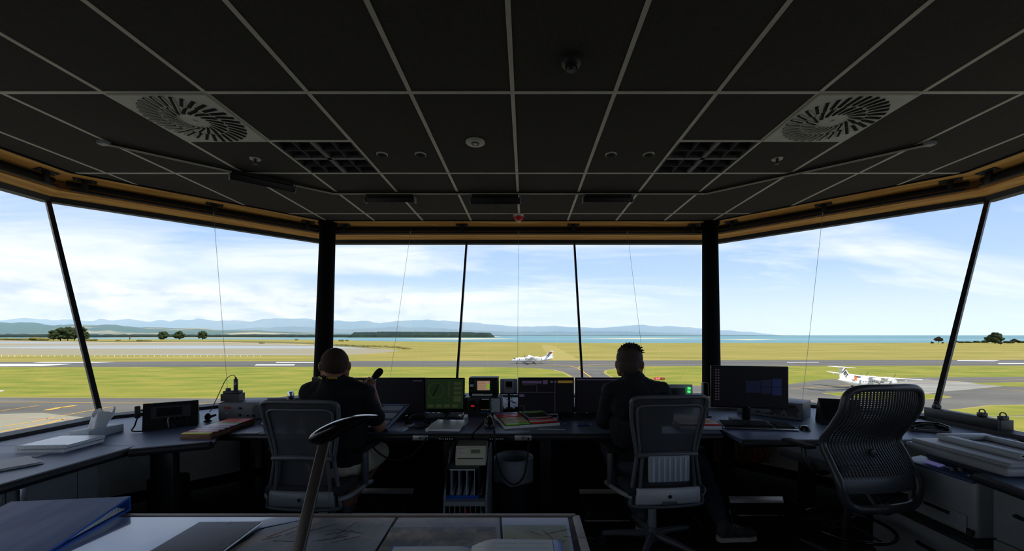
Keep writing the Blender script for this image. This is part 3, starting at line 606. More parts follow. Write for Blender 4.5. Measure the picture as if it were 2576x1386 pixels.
for x, lab in ((-2.18, "fire sprinkler beside the louvred light on the bald man's side"), (2.03, "fire sprinkler beside the louvred light on the drafting chair's side")):
    t = thing('sprinkler', lab, 'sprinkler', (x, 3.315, ZC), group='ceiling sprinklers')
    b = MB(); b.lathe([(.018, .002), (.04, -.004), (.042, .003)], n=24); b.build('escutcheon', 'vent_grey', t)
    b = MB(); b.lathe([(.012, .0), (.012, -.02), (.005, -.022), (.005, -.036), (.018, -.038), (.018, -.041)], n=14); b.build('head', 'black_metal', t)
    b = MB(); b.cyl((0, 0, -.02), (0, 0, -.036), .003, n=8); b.build('bulb', 'alarm_red', t)
t = thing('fire_beacon', 'red fire alarm beacon on the ceiling above front windows', 'alarm', (-.082, 4.87, ZC))
b = MB(); b.lathe([(.06, .004), (.06, -.016), (.05, -.02)], n=24); b.build('base', 'plastic_white', t); b = MB(); b.lathe([(.056, -.018), (.05, -.05), (.03, -.066), (.012, -.07)], n=24); b.build('body', 'alarm_red', t)
b = MB(); b.lathe([(.022, -.066), (.02, -.082), (.008, -.086)], n=16); b.build('lens', 'plastic_white', t)
# lighting track and strip fittings
TR = [V((-3.086, 3.01, ZC-.012)), V((-1.9, 4.076, ZC-.012)), V((1.786, 4.076, ZC-.012)), V((2.967, 3.02, ZC-.012))]
t = thing('light_track', 'thin black three-sided light track under the ceiling', 'track', (0, 0, 0))
for a, c in zip(TR, TR[1:]):
    b = MB(); b.bar(a, c, .028, .016, bev=.003)
    d = (c-a).normalized(); n = V((-d.y, d.x, 0))
    for s in (-.011, .011): b.bar(a+n*s-V((0, 0, .009)), c+n*s-V((0, 0, .009)), .005, .006, m=1)
    b.build('rail', ['black_metal', 'grid_metal'], t)
for p in (TR[0], TR[3]):
    b = MB(); b.box(p, (.07, .05, .03), bev=.004); b.build('end_feed', 'plastic_grey', t)
def strip_light(p, ang, label, drop=0):
    t = thing('strip_light', label, 'light', p, ang, group='strip lights on the track'); b = MB()
    b.box((0, 0, -.012), (.46, .05, .022), bev=.003); b.build('driver', 'black_metal', t)
    b = MB(); b.box((0, -.005, -.05-drop/2), (.49, .012, .045+drop), rot=(.35, 0, 0), bev=.003); b.box((0, .03, -.035), (.49, .06, .01), rot=(.1, 0, 0)); b.build('shade', 'black_metal', t)
    for s in (-1, 1):
        b = MB(); b.box((s*.248, .015, -.045), (.006, .075, .06), bev=.002); b.build('end_cap', 'plastic_grey', t)
    b = MB(); b.cyl((-.2, .02, -.038), (.2, .02, -.038), .008, n=10); b.build('tube', 'plastic_beige', t)
    b = MB(); b.tube([(.02*math.cos(a)+.02, 0, -.085-drop+.02*math.sin(a)) for a in [k*math.pi/7 for k in range(14)]], .0015, 5, True); b.build('pull_ring', 'black_metal', t)
for x, lab, dr in ((981, 'black strip light on the track between corner and centre light', 0), (1246, 'deeper black strip light in the middle of the front track', .02), (1529, 'black strip light on the track above dark-haired man', 0)):
    strip_light((( x-CX)*4.1/FPX, 4.10, ZC-.022), 0, lab, dr)
m_ = TR[0].lerp(TR[1], .62); strip_light(m_+V((.04, -.04, -.012)), math.atan2(TR[1].y-TR[0].y, TR[1].x-TR[0].x), 'black strip light on the slanted run of track', .01)
# blind rails with brackets and guide wires
FR = {0: (.05, .351, .637, .945), 7: (.062, .489, .909), 1: (.091, .511, .938), 6: (.5, .975), 2: (.025, .5)}
for i, fs in FR.items():
    A, B = octo(.11, 0)[i], octo(.11, 0)[(i+1) % 8]; d = (B-A).normalized(); n = V((-d.y, d.x, 0)); L_ = (B-A).length; ang = math.atan2(d.y, d.x)
    t = thing('blind_rail', 'black blind rail hung under the %s pelmet' % SIDES[i].replace('_', ' '), 'rail', A+V((0, 0, 2.70)), ang)
    b = MB(); b.cyl((.05, 0, 0), (L_-.05, 0, 0), .014, n=12); b.build('tube', 'black_metal', t)
    b = MB(); b.cyl((.02, .055, .06), (L_-.02, .055, .06), .022, n=14); b.build('rolled_blind', 'black_matte', t)
    for f in fs:
        b = MB(); b.box((f*L_, -.01, .098), (.15, .06, .006), rot=(-.18, 0, 0)); b.build('bracket_plate', 'black_metal', t)
        b = MB(); b.box((f*L_, 0, .05), (.042, .03, .1), bev=.003); b.build('bracket_post', 'black_metal', t)
        b = MB()
        for sx in (-.055, .055): b.cyl((f*L_+sx, -.015, .096), (f*L_+sx, -.015, .09), .005, n=8)
        b.build('bolts', 'steel', t, kind='stuff')
def wire(top, bot, label):
    t = thing('guide_wire', label, 'wire', bot, group='blind guide wires'); b = MB(); d = top-bot
    b.cyl((0, 0, 0), d, .0016, n=6); b.build('cable', 'wire', t); b = MB(); b.cyl(d*.985, d, .005, n=8); b.build('hook', 'steel', t); b = MB(); b.cyl((0, 0, 0), d*.01, .005, n=8); b.build('anchor', 'steel', t)
def lerpside(i, t, z, px):
    a, c = octo(t, z)[i], octo(t, z)[(i+1) % 8]; lo, hi = 0., 1.
    fx = lambda f: CX+a.lerp(c, f).x*FPX/a.lerp(c, f).y
    for _ in range(40):
        m = (lo+hi)/2
        if (fx(m) < px) == (fx(0) < fx(1)): lo = m
        else: hi = m
    return a.lerp(c, lo)
for tx, bx, i, lab in ((1033, 976, 0, 'thin guide wire in the pane behind the raised microphone'), (1304, 1302, 0, 'thin guide wire in the middle front pane'), (1578, 1628, 0, 'thin guide wire behind the dark-haired man'), (537, 575, 7, 'thin guide wire rising above the radio charger'), (2070, 2018, 1, 'thin guide wire in the pane with the parked airliner')):
    wire(lerpside(i, .10, 2.72, tx), lerpside(i, -.5, .745, bx), lab)
# ---------------------------------------------------------------- desks and counters
def worktop(name, pts, label, z=.72, th=.045, edge_seg=None, m='desk_top'):
    t = thing(name, label, 'desk', (pts[0][0], pts[0][1], 0)); o = V((pts[0][0], pts[0][1], 0)); b = MB()
    b.prism([V((x, y, z))-o for x, y in pts], (0, 0, -.028)); b.build('top', m, t)
    if edge_seg:
        for a, c in edge_seg:
            p, q = V(pts[a]+(0,)), V(pts[c]+(0,)); d = (q-p).normalized(); n = V((d.y, -d.x, 0)); b = MB()
            prof = [(0, 0), (.012, -.003), (.022, -.012), (.025, -.026), (.018, -.042), (0, -.05), (-.03, -.05), (-.03, -.029), (0, -.029)]
            vs = [p-o+n*u+V((0, 0, z+w)) for u, w in prof]+[q-o+n*u+V((0, 0, z+w)) for u, w in prof]; k = len(prof)
            b.add(vs, [(i, (i+1) % k, k+(i+1) % k, k+i) for i in range(k)]+[tuple(range(k)), tuple(range(k, 2*k))]); b.build('front_nosing', 'desk_edge', t)
    return t, o
def leg(t, o, x, y, w=.09, d=.06, foot=True, fl=.6):
    b = MB(); b.box(V((x, y, .35))-o, (w, d, .69), bev=.006); b.build('leg', 'black_metal', t)
    if foot: b = MB(); b.box(V((x, y, .02))-o, (w*.8, fl, .035), bev=.008); b.build('foot', 'black_metal', t)
dl, o = worktop('control_desk', [(-2.13, 2.846), (-.372, 2.846), (-.352, 3.0), (-.31, 3.6), (-2.16, 3.6)], 'grey height-adjustable control desk in front of bald man', edge_seg=[(0, 1)])
for x in (-2.03, -.60): leg(dl, o, x, 3.25)
def desk_panels(t, o, xs):
    for kind, x0, x1 in xs:
        X0_, X1_ = ((x0-CX)*2.84/FPX, (x1-CX)*2.84/FPX); b = MB()
        if kind == 'jack': b.box(V(((X0_+X1_)/2, 2.822, .695))-o, (X1_-X0_, .012, .034), bev=.003); b.cyl(V(((X0_+X1_)/2, 2.815, .697))-o, V(((X0_+X1_)/2, 2.80, .697))-o, .005, m=1); b.build('jack_plate', ['aluminium', 'black_metal'], t)
        else:
            b.box(V(((X0_+X1_)/2, 2.819, .688))-o, (X1_-X0_, .012, .024), bev=.003); pn = b.build('height_control', 'black_gloss', t)
            M = Matrix(((1, 0, 0, (X0_+X1_)/2-o.x), (0, 0, -1, 2.8125-o.y), (0, 1, 0, .689), (0, 0, 0, 1))); text('\u2227 \u2228 1 2 3 4 M' if False else 'A v 1 2 3 4 M', .017, 'plastic_white', pn, M, .0003)
desk_panels(dl, o, [('jack', 1040, 1078), ('ctl', 1099, 1148)])
dr, o = worktop('control_desk', [(-.355, 2.846), (1.36, 2.846), (1.40, 3.0), (1.40, 3.6), (-.295, 3.6), (-.335, 3.0)], 'grey height-adjustable control desk in front of dark-haired man', edge_seg=[(0, 1)])
for x in (.16, 1.30): leg(dr, o, x, 3.25)
desk_panels(dr, o, [('ctl', 1224, 1275), ('jack', 1295, 1337)])
dd, o = worktop('corner_desk', [(-2.37, 2.46), (-2.02, 2.63), (-2.145, 2.84), (-2.175, 3.85), (-2.36, 4.30), (-3.33, 3.34), (-3.36, 2.53), (-2.40, 2.53)], 'dark corner desk with red strip board and radio panel', edge_seg=[(0, 1), (1, 2)])
leg(dd, o, -2.28, 2.60, .14, .06); leg(dd, o, -2.30, 3.4)
ls, o = worktop('side_counter', [(-2.40, -.9), (-2.40, 2.525), (-3.36, 2.525), (-3.36, -.9)], 'long grey side counter with spiral notebooks under the estuary window', edge_seg=[(0, 1)], m='desk_top')
rd, o = worktop('corner_desk', [(1.41, 2.68), (3.2, 2.68), (3.2, 3.32), (2.16, 4.33), (1.41, 3.75)], 'dark corner desk with wide monitor and slim keyboard', edge_seg=[(0, 1)])
leg(rd, o, 1.57, 3.22, .10); leg(rd, o, 2.205, 3.22, .105)
rs, o = worktop('side_counter', [(3.2, 2.03), (2.23, 2.03), (2.19, 1.75), (2.19, -.9), (3.2, -.9)], 'grey counter end above the white drawers beside the printer', edge_seg=[(2, 3), (1, 2)])
# cabinets
def cabinet(name, label, x, y0, y1, depth, z1, facing, splits, handles, body='cabinet_white', drawers=None):
    # front face in the plane X = x; facing +1: towards +X, -1: towards -X
    t = thing(name, label, 'cabinet', (x, y0, 0)); b = MB(); L_ = y1-y0
    b.box((-facing*depth/2-facing*.02, L_/2, z1/2), (depth, L_, z1), bev=.003, seg=1); b.build('body', body, t)
    ys = [0]+splits+[L_]
    for k, (a, c) in enumerate(zip(ys, ys[1:])):
        for (z0, zz) in (drawers or [(.08, z1-.01)]):
            b = MB(); b.box((-facing*.011, (a+c)/2, (z0+zz)/2), (.018, c-a-.004, zz-z0-.004), bev=.002, seg=1); dp = b.build('drawer' if drawers else 'door', body, t)
            for hy, hz0, hz1 in handles:
                if a < hy < c and z0 < hz1 <= zz+.01:
                    b = MB()
                    if drawers: b.tube(spline([(facing*.0, hy-.07, hz1), (facing*.022, hy-.055, hz1), (facing*.022, hy+.055, hz1), (0, hy+.07, hz1)], 5), .007, 8)
                    else: b.box((facing*.02, hy, (hz0+hz1)/2), (.006, .028, hz1-hz0), bev=.002); b.box((facing*.008, hy, hz1-.003), (.024, .028, .006)); b.box((facing*.008, hy, hz0+.003), (.024, .028, .006))
                    b.build('handle', 'steel' if not drawers else 'black_metal', dp)
    return t
cabinet('base_cabinet', 'grey base cabinet with steel handles under the counter with notebooks', -2.47, -.9, 2.38, .85, .675, 1, [1.0, 1.9, 2.855, 3.17], [(2.81, .50, .655), (2.905, .50, .655), (1.4, .5, .655)])
cabinet('drawer_cabinet', 'white drawer cabinet with black handles beside the printer', 2.26, -.9, 1.99, .85, .675, -1, [.97, 1.93], [(2.72, .5, .57), (2.72, .3, .32), (1.4, .5, .57)], drawers=[(.42, .665), (.08, .415)])
cabinet('low_cabinet', 'low white cabinet with black drawer handle beneath the printer', 2.21, 2.02, 2.62, .8, .352, -1, [], [(.22, .2, .24)], drawers=[(.05, .345)])
b = MB(); b.box((2.61, 2.32, .3625), (.84, .62, .02), bev=.003); b.build('printer_shelf', 'desk_edge', label='dark shelf board carrying the office printer', cat='shelf')
# ---------------------------------------------------------------- screens and instruments
mat('bezel', (11, 11, 13), .5, spec=.3); mat('screen_off', (9, 9, 12), .45, spec=.2); mat('screen_green', (24, 42, 20), .5, spec=.15, emit=.45); mat('screen_dark', (13, 13, 17), .5, spec=.12, emit=.3)
mat('ui_violet', (52, 42, 66), emit=.6); mat('ui_amber', (84, 66, 20), emit=.8); mat('ui_line', (46, 44, 56), emit=.8); mat('ui_olive', (62, 70, 40), emit=.28); mat('ui_red', (64, 16, 14), emit=.3)
mat('ui_table', (176, 140, 112), emit=.5); mat('ui_lime', (120, 200, 40), emit=.5); mat('led_green', (60, 235, 90), emit=1.6); mat('led_red', (230, 40, 30), emit=1.2); mat('ui_blue', (8, 13, 40), emit=.35); mat('ui_blue2', (12, 24, 66), emit=.35); mat('ui_icon', (52, 40, 50), emit=.8); mat('lcd', (92, 104, 84), .3); mat('lcd_lit', (100, 96, 150), emit=.4)
mat('radio_grey', (76, 78, 82), .5); mat('radio_light', (126, 132, 138), .45); mat('paper', (206, 208, 210), .7); mat('paper_grey', (140, 146, 156), .6); mat('plastic_clear', (150, 156, 164), .2, spec=.6); mat('key_black', (22, 22, 24), .75, spec=.15); mat('key_blue', (36, 84, 150), .45); mat('key_yellow', (200, 160, 40), .45)
mat('strip_red', (176, 34, 24), .35); mat('strip_orange', (196, 62, 24), .35); mat('strip_white', (196, 190, 186), .4); mat('strip_green', (96, 150, 50), .4); mat('strip_purple', (92, 70, 112), .4); mat('strip_tan', (166, 146, 110), .45); mat('strip_yellow', (190, 170, 70), .4); mat('lime_plastic', (112, 176, 40), .35); mat('wood_brown', (86, 52, 34), .5, nz=(2, 3, .2, .8), col2=(104, 66, 42), wood=True, stretch=(1, 1, 6))
mat('binder_blue', (20, 62, 132), .4); mat('binder_sky_tint', (84, 104, 148), .28, spec=.6, bump=(5, .12), stretch=(3, .6, 1)); mat('tissue', (216, 216, 216), .85, bump=(60, .4)); mat('tissue_box', (158, 164, 168), .55); mat('pink', (214, 40, 84), .4)  # binder cover blue strengthened to carry the reflected sky
def monitor(x0, x1, y0, y1, d, label, rz=0, tilt=.0, screen='screen_dark', stand=True, thin=.03, bz=.012, zfoot=.72):
    c = P((x0+x1)/2, (y0+y1)/2, d); w, h = (x1-x0)*d/FPX/max(.5, math.cos(rz)), (y1-y0)*d/FPX
    t = thing('monitor', label, 'monitor', (c.x, c.y, zfoot), rz); zc = c.z-zfoot; R = (tilt, 0, 0)
    b = MB(); b.box((0, thin/2, zc), (w, thin, h), rot=R, bev=.004); b.box((0, thin+.012, zc), (w*.6, .03, h*.55), rot=R, bev=.01); pn = b.build('panel', 'bezel', t)
    b = MB(); b.box((0, -.001, zc), (w-2*bz, .003, h-2*bz), rot=R); b.build('screen', screen, t)
    if stand:
        b = MB(); b.box((0, .075, zc*.45), (.06, .03, max(.04, zc*.95)), bev=.006); b.build('stand_neck', 'bezel', t)
        b = MB(); b.box((0, .075, .008), (w*.42, .13, .016), bev=.006); b.build('stand_base', 'bezel', t)
    def ui(u0, u1, v0, v1, m, name='screen_graphics', lift=.0):      # u, v from the screen's top-left corner, 0..1
        x, z = ((u0+u1)/2-.5)*(w-2*bz), (.5-(v0+v1)/2)*(h-2*bz); b = MB(); b.box((0, 0, 0), ((u1-u0)*(w-2*bz), .0015, (v1-v0)*(h-2*bz)))
        p = Euler(R).to_matrix() @ V((x, -.0028-lift, z)); return b.build(name, m, t, loc=V((0, 0, zc))+p, rot=R)
    t['w'] = w; return t, ui, w, h, zc
t, ui, w, h, zc = monitor(1303, 1444, 950, 1041, 3.42, 'flight data monitor with violet title bar beside grey wall unit')
for a in ((.05, .42, .05, .13, 'ui_violet'), (.44, .53, .03, .15, 'ui_violet'), (.72, 1, .04, .12, 'ui_amber'), (.06, .30, .165, .18, 'ui_line'), (.325, .331, .13, .40, 'ui_line'), (.665, .671, .13, 1, 'ui_line'), (0, .665, .39, .40, 'ui_line'), (.58, .63, .05, .11, 'ui_line'), (.655, .70, .05, .11, 'ui_line'), (0, .09, .45, .53, 'ui_violet'), (.0, .09, .80, .806, 'ui_line'), (.09, .095, .80, 1, 'ui_line')): ui(*a)
t, ui, w, h, zc = monitor(1447, 1588, 950, 1041, 3.44, 'blank dark monitor hidden partly by dark-haired man')
ui(0, 1, .0, .03, 'ui_violet')
t, ui, w, h, zc = monitor(888, 1070.5, 950.5, 1044, 3.46, 'wide dark radar monitor behind the raised microphone')
for a in ((.0, .12, .03, .09, 'ui_amber'), (.14, .25, .03, .10, 'ui_violet'), (.27, .31, .10, .17, 'ui_violet'), (.84, .97, .03, .06, 'ui_violet')): ui(*a)
monitor(784, 886, 949, 1035, 3.50, 'dark monitor mostly hidden behind the bald man')
monitor(669, 782, 1003, 1062, 3.30, 'low black monitor behind the bald man\'s chair', tilt=-.15)
t, ui, w, h, zc = monitor(1070, 1168, 951, 1030, 3.38, 'small green screen showing wind dial on the centre desk', tilt=-.12, screen='screen_green', bz=.009)
b = MB(); b.tube([(.062*math.cos(a), 0, .062*math.sin(a)) for a in [k*math.pi/16 for k in range(32)]], .0022, 5, True); b.build('wind_dial', 'ui_olive', t, loc=(-.07, -.016, zc+.03), rot=(-.12, 0, 0))
b = MB(); b.box((0, 0, 0), (.009, .001, .10), rot=(0, .42, 0)); b.build('runway_bar', 'bezel', t, loc=(-.072, -.016, zc+.03), rot=(-.12, 0, 0))
for k, m in ((-.025, 'ui_red'), (.03, 'ui_red')): b = MB(); b.box((0, 0, 0), (.009, .001, .014), rot=(0, .42, 0)); b.build('runway_mark', m, t, loc=(-.072+k*.42, -.018, zc+.03+k), rot=(-.12, 0, 0))
ui(.60, .625, .08, .62, 'ui_olive'); ui(.585, .65, .60, .64, 'ui_red')
for k in range(4): ui(.05+.22*k, .2+.22*k, .86, .96, 'ui_olive')
for k in range(3): ui(.74, .95, .1+.16*k, .2+.16*k, 'ui_olive')
ui(.74, .95, .58, .78, 'ui_olive')
t, ui, w, h, zc = monitor(1797, 1972.5, 921, 1027, 3.20, 'wide desktop monitor with blue glow and icons before a black column', rz=-.2)
for k in range(24): ui(.035+.035*(k % 2), .055+.035*(k % 2), .05+.07*(k//2), .08+.07*(k//2), 'ui_icon', 'desktop_icon')
for k, a in enumerate(((.66, .795, .30, .475), (.805, .93, .27, .475), (.66, .795, .49, .66), (.805, .93, .49, .69))): ui(*a, 'ui_blue2' if k % 2 else 'ui_blue', 'blue_pane')
ui(.45, .65, .33, .64, 'ui_blue', 'blue_glow')
b = MB(); b.lathe([(.006, 0), (.006, .001)], n=14, M=Euler((math.pi/2, 0, 0)).to_matrix().to_4x4()); b.build('maker_badge', 'plastic_grey', t, loc=(.0, -.0005, zc-h/2+.006))
# console units between the screens
def prect(t, m, name, x, z, w, h, y=-.001, th=.004, bev=0, parent=None):
    b = MB(); b.box((x, y, z), (w, th, h), bev=bev); return b.build(name, m, parent or t)
def knob(t, x, z, r, y=0, l=.018, m='black_metal', name='knob'):
    b = MB(); b.cyl((x, y, z), (x, y-l, z), r, r*.85, 16); b.box((x, y-l-.001, z+r*.4), (.0015, .002, r*.7), m=1); return b.build(name, [m, 'plastic_white'], t)
d = 3.42; s = d/FPX; c = P(1215, 1036, d)
t = thing('radio_console', 'black radio panel with round dial and red digits', 'radio', (c.x, d, .72)); W_ = 95*s
b = MB(); b.box((0, .09, .02+.07), (W_, .18, .14), bev=.006); b.box((0, .1, .01), (W_*.8, .16, .022)); b.build('case', 'plastic_dark', t)
b = MB(); b.cyl((-.085, 0, .092), (-.085, -.008, .092), .048, n=28); dl_ = b.build('dial', 'black_gloss', t)
b = MB()
for k in range(24): a = k*math.pi/12; b.box((-.085+.042*math.cos(a), -.0088, .092+.042*math.sin(a)), (.0016, .001, .005), rot=(0, -a+math.pi/2, 0))
b.build('tick_ring', 'plastic_grey', dl_, kind='stuff')
text('313', .02, 'led_red', dl_, Matrix(((1, 0, 0, -.085), (0, 0, -1, -.0085), (0, 1, 0, .092), (0, 0, 0, 1))))
prect(t, 'black_gloss', 'mid_panel', .01, .09, .085, .11); prect(t, 'radio_light', 'side_panel', .105, .095, .075, .115)
for k in range(3): prect(t, 'screen_green', 'green_button', .065, .13-.03*k, .022, .012, -.004)
for k in range(6): prect(t, 'plastic_white' if k % 2 else 'ui_amber', 'small_button', -.01+.012*k, .06, .006, .008, -.004)
prect(t, 'binder_blue', 'blue_strip', .01, .038, .075, .008, -.004); prect(t, 'plastic_white', 'name_label', .02, .147, .06, .008, -.004)
c = P(1215, 994, 3.44); t = thing('voice_console', 'black console with orange touch table on top of radio panel', 'console', (c.x, 3.47, .885)); W_ = 74*3.44/FPX; H_ = .155
b = MB(); b.box((0, .07, H_/2), (W_, .14, H_), bev=.004); b.build('case', 'bezel', t)
prect(t, 'plastic_dark', 'screen_bezel', -.005, H_*.56, .145, .105, -.002, .006, .003); prect(t, 'ui_table', 'touch_screen', .002, H_*.58, .104, .078, -.0055, .002)
for k in range(5): prect(t, 'ui_line', 'table_line', -.015, H_*.58-.026+.0145*k, .065, .0015, -.0067, .001)
prect(t, 'ui_lime', 'lime_column', .042, H_*.53, .02, .045, -.0068, .001); prect(t, 'paper', 'label_card', -.098, H_*.58, .03, .02); prect(t, 'paper', 'strip_label', -.01, .012, .17, .016, -.003); prect(t, 'strip_green', 'strip_label_edge', .03, .017, .06, .005, -.0055)
for z_ in (.045, .125): knob(t, -.098, z_, .011, l=.008)
c = P(1280, 990, 3.72); t = thing('weather_display', 'pale grey wall unit with small screen on a stalk', 'display', (c.x, 3.72, .725)); s = 3.72/FPX
b = MB(); b.box((0, .03, c.z-.725+.067), (45*s, .06, .128), bev=.012, seg=3); b.build('case', 'radio_light', t); b = MB(); b.box((0, .035, c.z-.725-.002), (45*s, .055, .012), bev=.003); b.build('cable_rail', 'black_metal', t)
prect(t, 'plastic_white', 'centre_band', .0, c.z-.725+.067, .085, .122, -.001); prect(t, 'screen_off', 'small_screen', .003, c.z-.725+.085, .055, .05, -.004); prect(t, 'paper_grey', 'menu_area', .003, c.z-.725+.05, .055, .018, -.004)
b = MB(); b.cyl((0, .035, -.02), (0, .035, c.z-.725), .012, n=10); b.build('stalk', 'black_metal', t); b = MB(); b.lathe([(.05, -.006), (.05, .004), (.014, .014)], (0, .10, 0), 18); b.box((0, .068, .008), (.02, .08, .012)); b.build('stalk_base', 'black_metal', t)
for k in range(3): b = MB(); b.tube(spline([(-.03+.03*k, .04, c.z-.725-.005), (-.035+.03*k, .03, c.z-.77), (-.01+.02*k, .02, c.z-.79), (.02, .04, c.z-.8), (.03+.02*k, .06, .05)], 6), .003, 6); b.build('cable', 'plastic_white' if k == 0 else 'cable_black', t)
# keyboards
def keyboard(x, y, w, dd, rz, label, coloured=True, z=.72, tray=False):
    t = thing('keyboard', label, 'keyboard', (x, y, z), rz); R = (.06, 0, 0)
    b = MB(); b.box((0, 0, .013), (w, dd, .018), rot=R, bev=.005); b.build('base', 'plastic_dark', t)
    if tray: b = MB(); b.box((0, -dd*.5-.012, .008), (w, .03, .008), bev=.003); b.build('palm_rest', 'steel', t)
    b = MB(); nk = 20; rows = 6; rr = random.Random(int(x*100))
    for r in range(rows):
        for k in range(nk):
            if k == 14: continue
            m = 0
            if coloured and r == rows-1: m = 1 if k in (5, 6, 8) else (2 if k == 10 else 0)
            if coloured and k == nk-1 and r in (1, 2, 3): m = 2 if rr.random() < .6 else 0
            yy = (r-(rows-1)/2)*dd*.155; b.box(((k-(nk-1)/2)*w*.047, yy, .0255+yy*.06), (w*.041, dd*.13, .007), m=m)
    b.build('keys', ['key_black', 'key_blue', 'key_yellow'], t, kind='stuff')
p = D(1100, 1047); keyboard(p.x, p.y-.09, .46, .19, -.04, 'black keyboard with coloured keys in front of green screen')
p = D(1471, 1046); keyboard(p.x, p.y-.10, .47, .19, -.03, 'black keyboard with blue function keys in front of dark-haired man')
p = D(1901, 1074); keyboard(p.x, p.y, .50, .16, -.16, 'slim black keyboard with silver palm edge before the wide desktop monitor', False, tray=True)
# strip trays
def tray(name, x, y, w, l, rz, label, rows, base='plastic_white', tilt=0, th=.028, z=.722, split=None):
    t = thing(name, label, 'tray', (x, y, z), 0, rot=(tilt, 0, rz)); b = MB(); b.box((0, 0, th/2), (w, l, th), bev=.003); b.box((0, 0, th+.001), (w*.97, l*.97, .003), m=1); b.build('base', [base, 'black_metal'], t)
    for (u0, u1, v0, v1, m) in rows:
        b = MB(); b.box(((u0+u1)/2*w-w/2, (v0+v1)/2*l-l/2, th+.007), ((u1-u0)*w-.004, (v1-v0)*l-.003, .009), bev=.002); b.build('strip', m, t)
    return t
rr = random.Random(5); R1 = []; cols = ['strip_yellow', 'strip_red', 'strip_white', 'strip_red', 'strip_white', 'strip_purple', 'strip_white', 'strip_red', 'strip_white', 'strip_white', 'strip_green', 'strip_red', 'strip_orange', 'strip_orange', 'strip_orange', 'strip_red']
for k in range(16): R1.append((.03, .97, k/16, (k+1)/16, cols[k]))
tray('strip_board', -2.165, 2.915, .205, .44, 0, 'long brown strip board full of red and white strips', R1, base='wood_brown', tilt=.02)
tray('strip_board', 1.255, 3.12, .30, .36, .0, 'white-edged strip board with red strips beside the black speaker', [(.02, .98, k/12, (k+1)/12, cols[(k*3+1) % 16]) for k in range(12)])
R2 = [(.02, .46, .02, .10, 'lime_plastic'), (.48, .98, .02, .09, 'strip_red')]+[(.02, .46, .11+.09*k, .19+.09*k, 'strip_tan') for k in range(5)]+[(.02, .46, .60, .70, 'strip_red'), (.02, .46, .72, .82, 'strip_red'), (.02, .46, .84, .96, 'strip_purple'), (.48, .98, .10, .19, 'strip_white'), (.48, .98, .20, .29, 'strip_red'), (.50, .98, .88, 1.0, 'lime_plastic')]
tr = tray('strip_board', .0, 3.215, .43, .37, .30, "white strip board with lime bar on the dark-haired man's desk", R2, tilt=.06)
for a in ((-.0, .02), (.18, .02)): b = MB(); b.box((a[0]+.008, .04, .045), (.012, .20, .008)); b.build('holder_rail', 'steel', tr)
for yy in (-.06, .14): b = MB(); b.box((.098, yy, .045), (.19, .01, .008)); b.build('holder_rail', 'steel', tr)
tr = thing('strip_rack', 'tilted rack of blue-steel strip holders beside the raised forearm', 'rack', (-1.19, 2.89, .722), rot=(.16, 0, -.02)); mat('steel_blue', (104, 122, 150), .35, metal=.6)
b = MB(); b.box((0, .25, .012), (.44, .52, .016)); b.build('backplate', 'black_metal', tr)
for x_ in (-.215, .0, .215): b = MB(); b.box((x_, .25, .024), (.016, .52, .016), bev=.003); b.build('side_rail', 'steel_blue', tr)
for k in range(4): b = MB(); b.box((0, .01+.165*k, .026), (.43, .018, .014), bev=.003); b.build('cross_rail', 'steel_blue', tr)
for k in range(3):
    for x_ in (-.108, .108): b = MB(); b.box((x_, .09+.165*k, .022), (.17, .12, .006)); b.build('holder_plate', 'paper_grey', tr)
# things on the centre desks
p = D(1128, 1073); t = thing('document_folder', 'clear plastic document folder lying by the desk joint', 'folder', (p.x, p.y-.02, .72), -.06)
b = MB(); b.box((.01, 0, .012), (.215, .30, .018), bev=.003); b.build('pages', 'paper', t); b = MB(); b.box((.01, 0, .0225), (.225, .31, .002)); b.build('cover', 'plastic_clear', t); b = MB(); b.cyl((-.11, -.155, .014), (-.11, .155, .014), .0135, n=14); b.build('spine', 'plastic_white', t); b = MB(); b.cyl((.125, -.1, .012), (.125, .0, .012), .004); b.build('pen_clip', 'plastic_dark', t); b = MB(); b.box((.0, .08, .0238), (.02, .012, .001)); b.build('cover_mark', 'plastic_dark', t)
p = D(1003, 1077); t = thing('notepad', 'grey notepad with printed sheet beside the headset', 'notepad', (p.x, p.y, .72), -.12); b = MB(); b.box((0, 0, .008), (.16, .22, .016), bev=.002); b.build('pages', 'paper_grey', t); b = MB(); b.box((0, 0, .0168), (.15, .21, .001)); b.build('top_sheet', 'paper_grey', t)
p = D(1055, 1070); t = thing('headset', 'black headset with padded ear cups on the desk', 'headset', (p.x, p.y-.02, .72), .3)
b = MB(); b.tube([(.07*math.cos(a), .05*math.sin(a)+.05, .03+.045*math.sin(a)) for a in [k*math.pi/14 for k in range(15)]], .008, 8); b.build('headband', 'plastic_dark', t)
for q in (-.07, .07): b = MB(); b.ball((q, .03, .025), (.028, .038, .026), 16, 10); b.build('ear_cup', 'black_matte', t)
b = MB(); b.box((.02, -.06, .012), (.10, .05, .022), rot=(0, 0, .5), bev=.006); b.build('control_pod', 'plastic_dark', t); b = MB(); b.tube(spline([(-.07, .0, .02), (-.10, -.05, .02), (-.06, -.09, .012), (-.02, -.08, .012)], 6), .003, 6); b.build('mic_boom', 'black_metal', t)
def handset(t, L=.19):
    b = MB(); b.tube(spline([(0, -L/2, .03), (0, -L*.3, .052), (0, 0, .058), (0, L*.3, .052), (0, L/2, .03)], 5), [.020]*3+[.017]*5+[.014]*5+[.017]*5+[.02]*3, 10); b.build('grip', 'black_gloss', t)
    for q in (-1, 1): b = MB(); b.lathe([(.026, 0), (.027, .012), (.018, .022)], (0, q*L*.45, .012), 16); b.build('cup', 'black_gloss', t)
    b = MB(); b.box((0, 0, .01), (.06, L*1.05, .02), bev=.006); b.build('cradle', 'plastic_dark', t)
